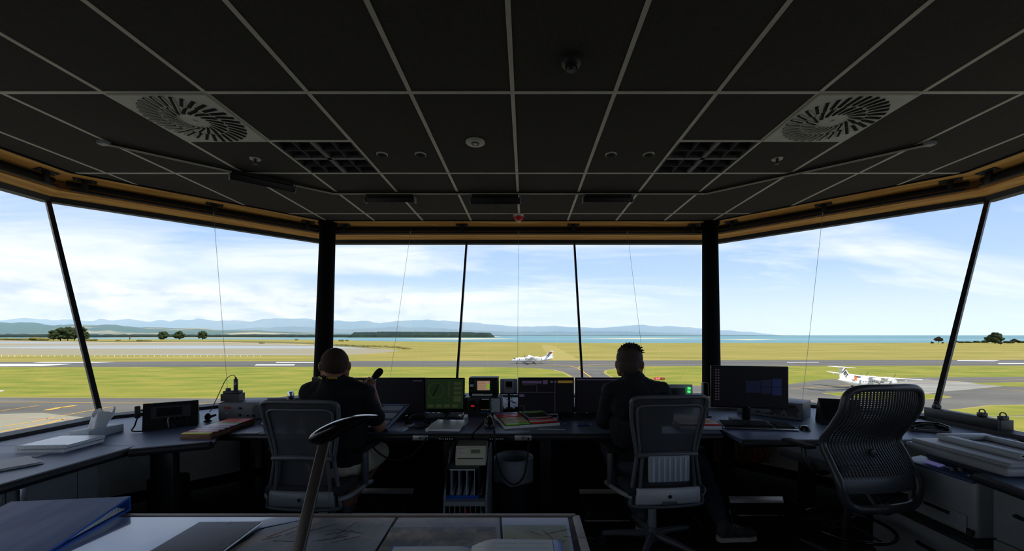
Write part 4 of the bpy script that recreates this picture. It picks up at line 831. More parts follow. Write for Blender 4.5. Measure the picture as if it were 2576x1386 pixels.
p = D(1231, 1071); t = thing('telephone_handset', 'glossy black handset in cradle beside the lime strip board', 'telephone', (p.x, p.y, .72), .12); handset(t, .21); t.scale = (1.25, 1.0, 1.2)
def cord(pts, label, r=.006, coil=True):
    pts = spline([V(p) for p in pts], 22); o = pts[0].copy(); t = thing('coiled_cord', label, 'cord', o); b = MB()
    if coil:
        q = []
        for i, p in enumerate(pts):
            d = (pts[min(i+1, len(pts)-1)]-pts[max(i-1, 0)]).normalized(); u, w = basis(d)
            for k in range(5): a = (i*5+k)*2*math.pi/5*.98; pp = p.lerp(pts[min(i+1, len(pts)-1)], k/5); q.append(pp-o+(u*math.cos(a)+w*math.sin(a))*r)
        b.tube(q, .0022, 5)
    b.tube([p-o for p in pts], r*.55, 6); b.build('coil', 'cable_black', t); return t
cord([P(908, 1083, 2.80), P(925, 1105, 2.78), P(950, 1137, 2.78), P(990, 1158, 2.78), P(1030, 1148, 2.78), P(1060, 1120, 2.79), P(1074, 1101, 2.80)], "coiled black cord drooping beneath the bald man's control desk")
cord([P(1243, 1083, 2.83), P(1245, 1110, 2.78), P(1249, 1150, 2.78), P(1264, 1195, 2.78), P(1290, 1219, 2.78), P(1315, 1203, 2.78), P(1326, 1160, 2.78), P(1330, 1102, 2.80)], 'coiled black cord looping in front of the waste bin')
def slip(x0, x1, y0, y1, m, label, th=.0015, name='paper_strip', h=.012):
    p = D((x0+x1)/2, (y0+y1)/2); b = MB(); b.box((0, 0, th/2), ((x1-x0)*p.y/FPX, h, th)); b.build(name, m, loc=(p.x, p.y, .7205), rot=(0, 0, -.06), label=label, cat='paper')
slip(1353, 1421, 1078, 1082, 'paper', 'narrow white paper strip in front of the lime strip board', h=.014)
slip(1296, 1333, 1083, 1087, 'paper_grey', 'short grey ruler strip at the desk edge above the bin', h=.02)
slip(613, 653, 1085, 1092, 'paper', 'small white card at the desk corner beside the tumbler', h=.05)
slip(1417, 1426, 1064, 1067, 'strip_tan', 'tiny paper scrap beside the blue pen', h=.02)
p = D(1471, 1071); t = thing('pen', "blue ballpoint pen lying beside the dark-haired man's elbow", 'pen', (p.x, p.y, .726), .42); b = MB(); b.cyl((-.06, 0, 0), (.035, 0, 0), .0055, n=10); b.build('barrel', 'binder_blue', t); b = MB(); b.cyl((.035, 0, 0), (.065, 0, 0), .0058, .004, 10); b.box((.045, 0, .006), (.04, .004, .002)); b.build('cap', 'steel', t)
# left corner desk equipment
def rack_radio(x, y, rz, label, w=.48, h=.132, dd=.30, z=.722):
    t = thing('rack_radio', label, 'radio', (x, y, z), rz); b = MB(); b.box((0, dd/2, h/2), (w, dd, h), bev=.008); b.build('case', 'radio_grey', t); b = MB(); b.box((0, -.003, h/2), (w*1.0, .008, h*.95), bev=.002); b.build('front_panel', 'radio_grey', t)
    for q in (-1, 1): b = MB(); b.box((q*w*.485, dd*.5, h*.5), (.02, dd*1.02, h*1.04), bev=.008); b.build('side_cheek', 'plastic_dark', t)
    for q in (.06, .17):
        b = MB(); b.prism([V((q*w/.48+.05*math.cos(k*math.pi/3), -.008, h*.55+.05*math.sin(k*math.pi/3))) for k in range(6)], (0, -.002, 0)); b.build('speaker_grille', 'plastic_dark', t)
    for kx, kz, r in ((-.08, .09, .010), (-.08, .035, .010), (.02, .03, .011), (.11, .03, .009), (-.02, .03, .005), (.2, .09, .008), (.2, .03, .008)): knob(t, kx*w/.48, kz, r, -.007)
    prect(t, 'ui_red', 'red_display', -.175, .095, .04, .02, -.009); prect(t, 'plastic_grey', 'switch', -.175, .055, .022, .012, -.009); prect(t, 'ui_amber', 'lamp', .05, .028, .004, .004, -.009)
    return t
rack_radio(-2.22, 3.32, .10, 'grey rack radio carrying the handheld radio charger')
t = rack_radio(2.02, 3.42, -.78, 'grey rack radio behind the slim keyboard'); 
t = thing('radio_charger', 'black charger base with upright handheld radio on rack radio', 'charger', P(586, 1016, 3.42)+V((0, 0, 0)), .15); t.location.z = .856
b = MB(); b.prism([V((-.07, -.045, 0)), V((.07, -.045, 0)), V((.07, .045, 0)), V((-.07, .045, 0))], (0, 0, .06)); b.box((0, 0, .072), (.12, .075, .025), bev=.006); b.build('base', 'plastic_dark', t)
b = MB(); b.box((.022, 0, .12), (.028, .022, .12), bev=.005); b.cyl((.022, 0, .18), (.022, 0, .195), .008, .006); rd_ = b.build('handheld_radio', 'black_metal', t); prect(t, 'plastic_grey', 'radio_display', .022, .14, .016, .022, -.0115, .002, parent=rd_)
b = MB(); b.box((-.035, 0, .09), (.03, .03, .03), bev=.004); b.build('plug', 'black_metal', t)
b = MB(); b.tube(spline([(.022, 0, .19), (.0, 0, .21), (-.05, 0, .18), (-.10, -.02, .05), (-.12, -.05, -.03), (-.13, -.08, -.08)], 7), .0028, 6); b.build('cable', 'cable_black', t)
p = D(545, 1052); t = thing('desk_microphone', 'small black hand microphone beside rack radio', 'microphone', (p.x+.02, p.y-.12, .72), .3); b = MB(); b.ball((0, 0, .035), (.022, .02, .03), 14, 8); b.cyl((0, 0, .03), (.05, .02, .045), .012, .008); b.build('head', 'black_metal', t); b = MB(); b.lathe([(.028, 0), (.026, .008), (.01, .012)], n=16); b.build('foot', 'black_metal', t)
p, q = D(357, 1084), D(498, 1070); m_ = (p+q)/2; ang = math.atan2(q.y-p.y, q.x-p.x); w_ = (q-p).length
t = thing('radio_set', 'black tilted radio panel with dark screen beside the tissue box', 'radio', (m_.x, m_.y, .72), ang)
b = MB(); b.prism([V((-w_/2, 0, 0)), V((-w_/2, .17, 0)), V((-w_/2, .17, .05)), V((-w_/2, .06, .185)), V((-w_/2, .045, .185))], (w_, 0, 0)); b.build('case', 'bezel', t)
R_ = math.atan2(.185, .045)-math.pi/2
def tp(u, v, wd, ht, m, name, off=.002): b = MB(); b.box((0, 0, 0), (wd, .003, ht)); b.build(name, m, t, loc=(u, .045*v/.185-off, v), rot=(R_, 0, 0))
tp(.0, .118, w_*.72, .085, 'plastic_dark', 'inner_bezel'); tp(-.01, .118, w_*.46, .06, 'screen_off', 'screen', .0045); tp(.02, .065, w_*.5, .018, 'black_gloss', 'button_row', .003)
for k in range(5): tp(-.05+.035*k, .065, .012, .007, 'plastic_dark', 'button', .005)
b = MB(); b.tube(spline([(-.01, .02, .075), (-.015, -.012, .07), (-.012, -.014, .03), (-.01, -.01, .01)], 5), .004, 6); b.build('handle_bar', 'plastic_grey', t)
b = MB(); b.box((-w_/2-.03, .05, .13), (.03, .035, .085), bev=.006); hm_ = b.build('hand_microphone', 'black_metal', t); b = MB(); b.cyl((-w_/2-.012, .05, .14), (-w_/2, .05, .14), .006); b.build('clip', 'black_metal', hm_)
b = MB(); q_ = spline([(-w_/2-.03, .05, .09), (-w_/2-.04, .02, .04), (-w_/2-.03, -.06, .012), (0, -.08, .014), (.03, -.05, .02), (.005, -.012, .03)], 10); b.tube(q_, .005, 7); b.build('curly_cord', 'cable_black', t)
t = thing('tissue_box', 'pale tissue box with leaf print and tissue pulled out', 'box', (-2.915, 2.80, .72), 0); b = MB(); b.box((0, 0, .026), (.128, .235, .052), bev=.002); b.build('carton', 'tissue_box', t)
b = MB(); b.grid(lambda u, v: V(((.03+.022*v+.006*math.sin(u*31+v*5))*math.cos(u*6.28+.5*v)+.015*v, (.05+.012*v+.008*math.sin(u*23+v*3))*math.sin(u*6.28+.5*v)+.03*v, .045+.10*v*(1+.28*math.sin(u*6.28*2.5+1.3)*v)+.012*v*math.cos(u*19))), 44, 10); b.build('tissue', 'tissue', t, fix=False)
for k in range(6):
    b = MB(); x_, y_ = (.0645, -.09+.036*k); b.tube(spline([(x_, y_, .006), (x_, y_+.012, .022), (x_, y_+.004, .042)], 5), .0007, 4); b.build('leaf_print', 'panel_cream', t)
def notebook(x, y, rz, z, label, cover='plastic_clear'):
    t = thing('spiral_notebook', label, 'notebook', (x, y, z), rz); b = MB(); b.box((0, .01, .010), (.26, .24, .018), bev=.002); b.build('pages', 'paper', t); b = MB(); b.box((0, .01, .0198), (.265, .245, .0016)); b.build('cover', cover, t)
    b = MB(); q_ = []
    for k in range(34*8): a = k*2*math.pi/8; q_.append((-.128+.256*k/(34*8), -.112+.012*math.cos(a), .011+.0125*math.sin(a)))
    b.tube(q_, .0011, 4); b.build('spiral_binding', 'plastic_white', t)
notebook(-2.80, 2.475, .06, .7205, 'spiral-bound manual at the bottom of the stack by window'); notebook(-2.795, 2.478, .09, .743, 'glossy spiral-bound manual on top of the stack by window')
def sheets(x, y, w, l, rz, label, n=3, m='paper', z=.7205, name='paper_sheets'):
    t = thing(name, label, 'papers', (x, y, z), rz); rr = random.Random(int(x*99))
    for k in range(n): b = MB(); b.box((rr.uniform(-.008, .008), rr.uniform(-.008, .008), .001+.003*k), (w, l, .0018), rot=(0, 0, rr.uniform(-.07, .07))); b.build('sheet', m, t)
sheets(-2.86, 2.27, .30, .21, .2, 'glossy printed sheets lying before the spiral manuals', 2, 'paper_grey'); sheets(-2.72, 2.09, .23, .30, -.5, 'loose pile of white papers on the side counter', 5, 'paper')
t = thing('tumbler', "tall black tumbler beside the bald man's chair", 'cup', (-1.845, 2.96, .72)); b = MB(); b.lathe([(.033, 0), (.036, .01), (.038, .13), (.037, .135)], n=24); b.build('body', 'plastic_dark', t); b = MB(); b.lathe([(.039, .133), (.039, .148), (.033, .156), (.02, .158)], n=24); b.build('lid', 'black_matte', t)
t = thing('water_bottle', 'black bottle with steel cap between the bald man and column', 'bottle', (-1.73, 3.03, .72)); b = MB(); b.lathe([(.034, 0), (.036, .01), (.036, .17), (.032, .20), (.02, .225), (.019, .235)], n=24); b.build('body', 'black_metal', t); b = MB(); b.lathe([(.021, .232), (.021, .262), (.018, .266)], n=20); b.build('cap', 'steel', t)
t = thing('dock_puck', 'small round grey puck behind the tumbler', 'device', (-1.97, 3.13, .72)); b = MB(); b.lathe([(.036, 0), (.038, .004), (.038, .014), (.034, .018)], n=24); b.build('body', 'plastic_grey', t); b = MB(); b.lathe([(.03, .0178), (.029, .0195)], n=24); b.build('top_ring', 'plastic_white', t)
# right desk equipment
t = thing('speaker_bar', 'slim black upright speaker beside the wide desktop monitor', 'speaker', (1.50, 3.42, .72), -.05); b = MB(); b.box((0, .02, .145), (.046, .05, .28), bev=.01); b.build('body', 'plastic_dark', t); b = MB(); b.box((0, -.006, .145), (.03, .003, .25)); b.build('grille', 'black_matte', t); b = MB(); b.box((0, .02, .006), (.08, .09, .012), bev=.004); b.build('foot', 'plastic_dark', t)
c = P(1703, 1000, 4.02); t = thing('lamp_controller', 'grey control box with four green lights on the ledge', 'controller', (c.x, 4.02, .726), -.05)
b = MB(); b.box((0, .08, .10), (.31, .16, .165), rot=(-.12, 0, 0), bev=.01); b.build('case', 'radio_light', t); b = MB(); b.box((-.02, .0, .105), (.20, .01, .10), rot=(-.12, 0, 0), bev=.004); b.build('face_plate', 'plastic_dark', t); b = MB(); b.box((-.04, -.008, .11), (.06, .01, .04), rot=(-.12, 0, 0)); b.build('knob_block', 'black_metal', t)
for k in range(4): b = MB(); b.box((.115, -.006+.004*k, .155-.034*k), (.026, .008, .018), rot=(-.12, 0, 0)); b.build('green_lamp', 'led_green', t)
b = MB(); b.box((0, .07, .012), (.33, .18, .024), bev=.004); b.build('plinth', 'plastic_dark', t)
t = thing('timber_box', 'plywood box behind the wide desktop monitor', 'box', (1.92, 3.85, .722), -.1); b = MB(); b.box((0, 0, .045), (.5, .12, .09), bev=.002); b.build('body', 'panel_cream', t); b = MB(); b.box((0, -.002, .093), (.51, .125, .006)); b.build('lid', 'ply_board', t)
p = D(2024, 1081); t = thing('mouse', 'glossy black mouse beside the slim keyboard', 'mouse', (p.x, p.y, .72), -.2); b = MB(); b.ball((0, 0, .012), (.031, .052, .022), 20, 10); b.build('shell', 'black_gloss', t); b = MB(); b.cyl((-.004, .028, .03), (.004, .028, .03), .008); b.build('wheel', 'plastic_grey', t); b = MB(); b.box((0, 0, .004), (.05, .085, .008), bev=.003); b.build('base', 'plastic_grey', t)
p = D(2103, 1074); t = thing('touch_panel', 'black tilted touch phone panel behind the mesh chair', 'panel', (p.x+.08, p.y+.05, .72), -.35); b = MB(); b.prism([V((-.13, -.03, 0)), V((-.13, .14, 0)), V((-.13, .14, .03)), V((-.13, .075, .19)), V((-.13, .06, .19)), V((-.13, -.03, .03))], (.26, 0, 0)); b.build('case', 'bezel', t); b = MB(); b.box((0, .012, .11), (.21, .004, .13), rot=(-.51, 0, 0)); b.build('screen', 'screen_off', t)
p = D(2108, 1088); t = thing('highlighter', 'pink highlighter pen lying beside the mesh chair', 'pen', (p.x+.02, p.y, .728), -.6); b = MB(); b.cyl((-.06, 0, 0), (.0, 0, 0), .008, n=12); b.build('cap', 'pink', t); b = MB(); b.cyl((0, 0, 0), (.06, 0, 0), .009, .008, 12); b.build('barrel', 'plastic_dark', t)
p = D(2358, 1092); t = thing('desk_telephone', 'black desk telephone by the sill with the clamped box beam', 'telephone', (p.x, p.y+.06, .72), 1.2); handset(t, .21); b = MB(); b.box((.09, .0, .02), (.14, .20, .035), bev=.008); b.build('keypad_base', 'black_metal', t)
t = thing('sill_box', 'black box beam with clamps along the sill by the scanner lid', 'beam', (3.30, 2.84, .742)); b = MB(); b.box((0, .26, .035), (.07, .54, .07), bev=.004); b.build('beam', 'black_metal', t)
for k, y_ in enumerate((.0, .13, .46)): b = MB(); b.box((.0, y_, .085), (.05, .035, .03), bev=.006); b.tube([(0, y_+.02*math.cos(a), .105+.018*math.sin(a)) for a in [j*math.pi/6 for j in range(12)]], .004, 6, True); b.build('clamp', 'black_metal', t)
b = MB(); b.box((0, -.015, .03), (.09, .02, .09), bev=.003); b.build('end_plate', 'black_metal', t)
# ---------------------------------------------------------------- under the desks
t = thing('file_organiser', 'grey pigeonhole file stand under the control desks', 'organiser', (-.41, 2.86, 0)); W_ = .285
b = MB()
for q in (-1, 1): b.prism([V((q*W_/2-.006, -.10, 0)), V((q*W_/2-.006, .36, 0)), V((q*W_/2-.006, .36, .56)), V((q*W_/2-.006, .16, .56)), V((q*W_/2-.006, -.06, .30))], (.012, 0, 0))
b.build('side_panel', 'plastic_grey', t, kind='stuff')
b = MB(); b.box((0, .35, .28), (W_, .01, .56)); b.build('back_panel', 'plastic_dark', t)
for z_ in (.035, .272): b = MB(); b.box((0, .13, z_), (W_-.012, .42, .008)); b.build('shelf', 'plastic_grey', t)
for k in range(7): b = MB(); b.box((-W_/2+W_*(k+1)/8, .11, .155), (.003, .38, .225)); b.build('divider', 'plastic_grey', t)
b = MB(); b.box((0, -.085, .262), (W_, .02, .03), bev=.004); b.build('front_lip', 'plastic_grey', t)
for k, (m, h) in enumerate((('paper', .08), ('paper_grey', .05), ('strip_purple', .10), ('strip_red', .17), ('plastic_grey', .06), ('paper', .05), ('paper', .15))): b = MB(); b.box((-W_/2+W_*(k+.55)/8+.018, .03, .04+h/2), (.02, .2, h)); b.build('folder', m, t)
t = thing('desk_file_box', 'clear-fronted file box with blue base strip on the organiser', 'file box', (-.435, 2.86, .277)); W2 = .225
b = MB(); b.box((0, .12, .004), (W2, .30, .008)); b.box((0, .12, .205), (W2, .30, .006)); b.box((0, .265, .1), (W2, .006, .2))
for q in (-1, 1): b.box((q*W2/2, .12, .105), (.005, .30, .2))
b.build('case', 'plastic_dark', t); b = MB(); b.box((0, -.032, .01), (W2, .008, .022)); b.build('blue_strip', 'binder_blue', t); b = MB(); b.box((.0, -.03, .196), (W2*.78, .004, .006)); b.build('top_edge', 'paper', t)
for k in range(4): b = MB(); b.box((-.08+.054*k, .12, .105), (.003, .28, .19)); b.build('divider', 'plastic_clear', t)
for k, h in enumerate((.03, .05, .06, .045, .06)): b = MB(); b.prism([V((-.10+.05*k, .0, .01)), V((-.065+.05*k, .0, .01)), V((-.065+.05*k, .15, .01+h)), V((-.10+.05*k, .15, .01+h))], (0, .01, 0)); b.build('card_stack', 'paper', t)
t = thing('alarm_keypad', 'cream control keypad unit with small green display', 'keypad', (-.385, 2.90, .488)); b = MB(); b.prism([V((-.105, -.02, 0)), V((-.105, .16, 0)), V((-.105, .16, .13)), V((-.105, .0, .13)), V((-.105, -.03, .05))], (.21, 0, 0)); b.build('case', 'plastic_beige', t)
b = MB(); b.box((0, -.018, .088), (.2, .006, .075), rot=(-.35, 0, 0), bev=.003); b.build('face', 'plastic_beige', t); b = MB(); b.box((.035, -.023, .098), (.062, .004, .026), rot=(-.35, 0, 0)); b.build('display', 'lcd', t)
for k in range(4): b = MB(); b.cyl((-.085+.025*(k % 2), -.022+.008*(k//2), .09+.022*(k//2)), (-.085+.025*(k % 2), -.027+.008*(k//2), .088+.022*(k//2)), .008, n=14); b.build('button', 'plastic_white', t)
b = MB(); b.box((0, -.034, .052), (.18, .004, .004)); b.build('slot', 'black_matte', t)
t = thing('waste_bin', 'dark waste bin with translucent liner behind a hanging coiled cord', 'bin', (-.095, 3.25, 0)); b = MB(); b.lathe([(.105, .0), (.11, .01), (.148, .43), (.15, .44), (.143, .43), (.1, .03)], n=28); b.build('bin', 'plastic_dark', t); mat('liner', (150, 152, 156), .4, alpha=.55); b = MB(); b.lathe([(.153, .27), (.16, .33), (.158, .44), (.148, .449), (.139, .43), (.13, .35)], n=28)
for i in range(len(b.v)): v = V(b.v[i]); b.v[i] = tuple(v+V((.006*math.sin(v.z*40+v.x*30), .006*math.sin(v.y*50), .012*math.sin(math.atan2(v.y, v.x)*5) if v.z < .3 else 0)))
b.build('liner', 'liner', t)
def footrest(px0, px1, y0, y1, label):
    near, far = D((px0+px1)/2, y1, .02), D((px0+px1)/2, y0, .14); w = (px1-px0)*(near.y+far.y)/2/FPX; L_ = far.y-near.y
    t = thing('footrest', label, 'footrest', (near.x, near.y, 0)); a = math.atan2(.10, L_); M = Euler((a, 0, 0)).to_matrix()
    b = MB(); b.box((0, L_/2, .085), (w, math.hypot(L_, .1), .02), rot=(a, 0, 0), bev=.004); b.build('platform', 'black_matte', t)
    for y_, z_ in ((.02, .05), (L_-.02, .145)): b = MB(); b.box((0, y_, z_-.005), (w, .05, .01), rot=(a, 0, 0), bev=.002); b.build('edge_strip', 'aluminium', t)
    for q in (-1, 1): b = MB(); b.box((q*w*.42, L_*.5, .035), (.03, L_*.9, .07)); b.build('support', 'black_metal', t)
footrest(888, 1022, 1233, 1296, "black footrest with ribbed steel edge beside the bald man's legs"); footrest(1475, 1625, 1234, 1316, 'black footrest with steel edges before dark-haired man'); footrest(1840, 1975, 1254, 1300, 'black footrest with steel edge below the slim keyboard desk')
t = thing('equipment_case', 'black upright equipment case below the desk with the strip board', 'case', (-2.62, 3.02, 0), .1); b = MB(); b.box((0, 0, .19), (.20, .16, .36), bev=.02); b.build('shell', 'black_matte', t); b = MB(); b.tube(spline([(-.06, 0, .365), (-.05, 0, .395), (.05, 0, .395), (.06, 0, .365)], 5), .008, 8); b.build('handle', 'black_metal', t); b = MB(); b.lathe([(.035, 0), (.035, .01), (.025, .012)], M=Matrix.Translation((.02, -.082, .25)) @ Euler((math.pi/2, 0, 0)).to_matrix().to_4x4(), n=18); b.build('dial', 'plastic_dark', t); b = MB(); b.box((.0, -.082, .33), (.03, .004, .015)); b.build('badge', 'plastic_grey', t)
t = thing('power_board', 'plywood panel with red power strip and loose cables', 'power board', (2.02, 3.86, .36), -.12); b = MB(); b.box((0, .0, .0), (.5, .02, .30), bev=.002); b.build('panel', 'ply_board', t); b = MB(); b.box((0, -.03, .06), (.40, .04, .05), bev=.006); b.build('strip', 'alarm_red', t)
for k in range(5): b = MB(); b.box((-.14+.07*k, -.06, .06), (.03, .035, .03), bev=.004); b.build('plug', 'black_metal' if k % 2 else 'plastic_white', t); b = MB(); b.tube(spline([(-.14+.07*k, -.075, .05), (-.15+.08*k, -.10, -.05), (-.08+.05*k, -.09, -.12-.02*(k % 3)), (.0+.06*k, -.05, -.06)], 6), .0035, 6); b.build('cable', 'strip_orange' if k in (1, 3) else 'cable_black', t)
# ---------------------------------------------------------------- printer
t = thing('office_printer', 'grey office printer with scanner lid and blue control panel', 'printer', (2.25, 2.06, .373)); mat('printer_grey', (112, 116, 120), .45); mat('printer_blue', (44, 58, 86), .4)
b = MB(); b.box((.22, .19, .145), (.42, .38, .29), bev=.02, seg=3); b.build('body', 'printer_grey', t); b = MB(); b.box((.004, .19, .06), (.01, .30, .09), bev=.006); b.build('paper_tray', 'printer_grey', t); b = MB(); b.box((-.003, .19, .085), (.006, .14, .018)); b.build('tray_grip', 'plastic_dark', t); b = MB(); b.box((.0, .02, .03), (.01, .03, .03)); b.build('badge', 'plastic_dark', t)
b = MB(); b.box((.045, .19, .298), (.11, .38, .016), rot=(0, -.2, 0), bev=.005); cp = b.build('control_panel', 'printer_blue', t); b = MB(); b.box((.035, .24, .309), (.035, .09, .003), rot=(0, -.2, 0)); b.build('display', 'lcd_lit', cp)
for k in range(12): b = MB(); b.box((.03+.02*(k % 3), .03+.022*(k//3)+.04*(k//6), .307+.004*(k % 3)), (.011, .014, .004), rot=(0, -.2, 0)); b.build('button', 'plastic_grey' if k % 2 else 'black_metal', cp)
b = MB(); b.lathe([(.018, 0), (.017, .004), (.008, .004)], (.045, .165, .31), 16); b.build('jog_ring', 'plastic_grey', cp)
b = MB(); b.box((.26, .17, .328), (.30, .38, .075)); b.build('neck', 'plastic_dark', t)
b = MB(); b.box((.26, .13, .378), (.50, .52, .04), bev=.014, seg=3); b.build('scanner', 'printer_grey', t); b = MB(); b.box((.27, .13, .407), (.47, .50, .024), bev=.01, seg=3); ld = b.build('scanner_lid', 'plastic_grey', t)
b = MB()
for q in (-1, 1): b.box((.30+q*.12, .14, .434), (.05, .40, .03), rot=(0, q*.08, 0), bev=.008)
b.box((.30, .33, .437), (.28, .05, .032), bev=.008); b.box((.3, -.04, .437), (.28, .04, .02), bev=.006); b.build('feeder_tray', 'radio_light', ld); b = MB(); b.box((.30, .15, .421), (.18, .32, .006)); b.build('feeder_recess', 'plastic_dark', ld)
t = thing('receipt_printer', 'small grey device on the counter beside the scanner lid', 'device', (2.62, 1.75, .722), .3); b = MB(); b.prism([V((-.1, -.1, 0)), V((-.1, .1, 0)), V((-.1, .1, .07)), V((-.1, -.02, .07)), V((-.1, -.1, .03))], (.2, 0, 0)); b.build('case', 'plastic_grey', t); b = MB(); b.box((0, -.06, .052), (.15, .07, .004), rot=(.46, 0, 0)); b.build('keys', 'plastic_dark', t)
# ---------------------------------------------------------------- map table, lamp and what lies on it
mat('table_wood', (96, 84, 70), .5, nz=(2, 3, .2, .8), col2=(112, 98, 82), wood=True, stretch=(1, 4, 4)); mat('table_glass', (46, 52, 64), .12, spec=.7); mat('map_sky_tint', (150, 164, 196), .3, spec=.8, coat=1, nz=(5, 5, .35, .7), col2=(140, 156, 190)); mat('map_brown', (62, 56, 50), .3, spec=.6, coat=.7, nz=(7, 9, .38, .62), col2=(98, 102, 108)); mat('map_grey', (78, 84, 96), .3, spec=.6, coat=.7, nz=(9, 7, .42, .58), col2=(104, 108, 112)); mat('map_green', (92, 98, 56), .3, spec=.6, coat=.7, nz=(9, 7, .42, .58), col2=(116, 112, 78)); mat('map_photo', (40, 40, 36), .25, spec=.6, coat=.7, nz=(14, 8, .42, .62), col2=(112, 100, 84)); mat('map_line', (40, 44, 56), .6)  # white chart paper carries a blue tint for the reflected sky
TZ = .84; T = lambda x, y, z=TZ: D(x, y, z)
t = thing('map_table', 'wood-edged map table with charts under clear top', 'table', (-.85, .75, 0)); o = V((-.85, .75, 0)); xl, xr, yb, yf = -1.95, .156, .15, 1.277
b = MB(); b.box(V(((xl+xr)/2, (yb+yf)/2, TZ-.012))-o, (xr-xl, yf-yb, .022)); b.build('top', 'table_glass', t)
for p, q in (((xl, yf), (xr, yf)), ((xr, yf), (xr, yb)), ((xr, yb), (xl, yb)), ((xl, yb), (xl, yf))): b = MB(); b.bar(V((p[0], p[1], TZ-.018))-o, V((q[0], q[1], TZ-.018))-o, .024, .04, bev=.003); b.build('edge_rail', 'table_wood', t)
for x_ in (xl+.08, xr-.08):
    for y_ in (yb+.08, yf-.08): b = MB(); b.box(V((x_, y_, .40))-o, (.06, .06, .80), bev=.004); b.build('leg', 'table_wood', t)
def sheet(L, m, label, z=.0, lines=0, name='chart'):
    pts = [T(x, y, TZ+z) for x, y in L]; c = sum(pts, V())/len(pts); t = thing(name, label, 'map', (c.x, c.y, TZ+z)); b = MB(); b.prism([p-V((c.x, c.y, TZ+z)) for p in pts], (0, 0, .0015)); b.build('sheet', m, t)
    rr = random.Random(int(L[0][0]))
    for k in range(lines):
        a, e = rr.random()*6.28, rr.uniform(.03, .10); ctr = V((rr.uniform(-.5, .5)*.25, rr.uniform(-.5, .5)*.1, .0019)); d_ = V((math.cos(a), math.sin(a), 0))*e; b = MB(); b.bar(ctr-d_*.5, ctr+d_*.5, .0006, .0005); b.build('chart_line', 'map_line', t)
    return t
sheet([(250, 1302), (790, 1302), (650, 1330), (505, 1396), (120, 1396)], 'map_sky_tint', 'white chart tinted blue as reflected sky beside the blue binder')
sheet([(790, 1303), (995, 1303), (938, 1396), (560, 1396), (668, 1330)], 'map_brown', 'brown and grey terrain chart behind the lamp stem', .0004, 16)
sheet([(1003, 1303), (1256, 1303), (1262, 1396), (945, 1396)], 'map_grey', 'grey chart with wide white margin beneath the open logbook', .0002)
sheet([(985, 1327), (1247, 1327), (1252, 1396), (950, 1396)], 'map_photo', 'dark aerial photo print on the grey chart', .002)
sheet([(1262, 1303), (1428, 1303), (1445, 1396), (1268, 1396)], 'map_sky_tint', 'small pale chart at the table corner', .0002)
sheet([(1266, 1322), (1424, 1322), (1438, 1396), (1268, 1396)], 'map_green', 'green and yellow printed map at the table corner', .002, 10)
t = thing('tablet', 'dark glass tablet reflecting on the pale chart', 'tablet', (-.862, 1.085, TZ+.003), .02); b = MB(); b.box((0, 0, .005), (.185, .245, .009), bev=.004); b.build('body', 'aluminium', t); b = MB(); b.box((0, 0, .0098), (.18, .24, .001)); b.build('glass', mat('tablet_glass', (12, 12, 14), .2, spec=.2), t); b = MB(); b.lathe([(.008, .0), (.008, .0006)], (.0, .112, .0103), 16); b.build('home_button', 'plastic_grey', t)
t = thing('lever_arch_binder', 'lever arch binder with sky-tinted blue cover and bright blue edges', 'binder', (-1.385, 1.135, TZ+.001), .2); Wb, Lb = .31, .30
b = MB(); b.box((0, 0, .003), (Wb, Lb, .004)); b.build('back_cover', 'binder_blue', t); b = MB(); b.prism([V((-Wb/2, -Lb/2, .012)), V((Wb/2, -Lb/2, .006)), V((Wb/2, Lb/2, .040)), V((-Wb/2, Lb/2, .048))], (0, 0, .004)); b.build('front_cover', 'binder_sky_tint', t)
b = MB(); b.box((0, Lb/2, .022), (Wb, .005, .044)); b.build('spine', 'binder_blue', t); b = MB(); b.bar((Wb/2, -Lb/2, .008), (Wb/2, Lb/2, .042), .004, .006); b.bar((Wb/2, -Lb/2, .003), (Wb/2, Lb/2, .003), .004, .005); b.build('blue_edge', 'binder_blue', t, kind='stuff')
b = MB()
for k in range(6): b.box((0, .02, .009+.0035*k), (Wb*.95, Lb*.8-.02*k, .0015), rot=(.015*k, 0, .01*k))
b.build('pages', 'paper', t, kind='stuff')
t = thing('logbook', 'open ruled logbook with blue clipped edge', 'book', (-.14, .955, TZ+.004)); b = MB()
b.grid(lambda u, v: V((.21*u, -.13+.25*v, .004+.020*math.sin(min(1, u*3.2)*math.pi/2)*(1-.15*u))), 24, 2); b.grid(lambda u, v: V((.21, -.13+.25*v, .004+.017*u)), 1, 1); b.grid(lambda u, v: V((.21*u, .12, .002+v*(.002+.020*math.sin(min(1, u*3.2)*math.pi/2)*(1-.15*u)))), 24, 1); b.build('right_pages', 'paper', t, fix=False)
b = MB(); b.grid(lambda u, v: V((-.20*u, -.13+.24*v, .004+.006*math.sin(min(1, u*5)*math.pi/2)*(1-.4*u))), 20, 2); b.grid(lambda u, v: V((-.20*u, .11, .001+v*(.003+.006*math.sin(min(1, u*5)*math.pi/2)*(1-.4*u)))), 20, 1); b.build('left_pages', 'paper', t, fix=False)
b = MB(); b.box((.005, -.005, .001), (.43, .26, .003)); b.build('cover', 'binder_blue', t); b = MB(); b.box((.222, .0, .012), (.026, .25, .012), rot=(0, .25, 0), bev=.003); b.build('blue_clip', 'binder_blue', t)
for k in range(9): b = MB(); b.box((.105, .1-.022*k, .0231), (.19, .0008, .0004), rot=(0, .015, 0)); b.build('ruled_line', 'paper_grey', t)
t = thing('desk_lamp', 'black curved desk lamp on brown stem over map table', 'lamp', (P(740, 1440, .965).x, .965, TZ)); o = V(t.location); mat('lamp_stem', (56, 49, 44), .4, metal=.3)
b = MB(); b.lathe([(.085, 0), (.085, .008), (.07, .014), (.02, .016)], n=32); b.build('base', 'black_gloss', t)
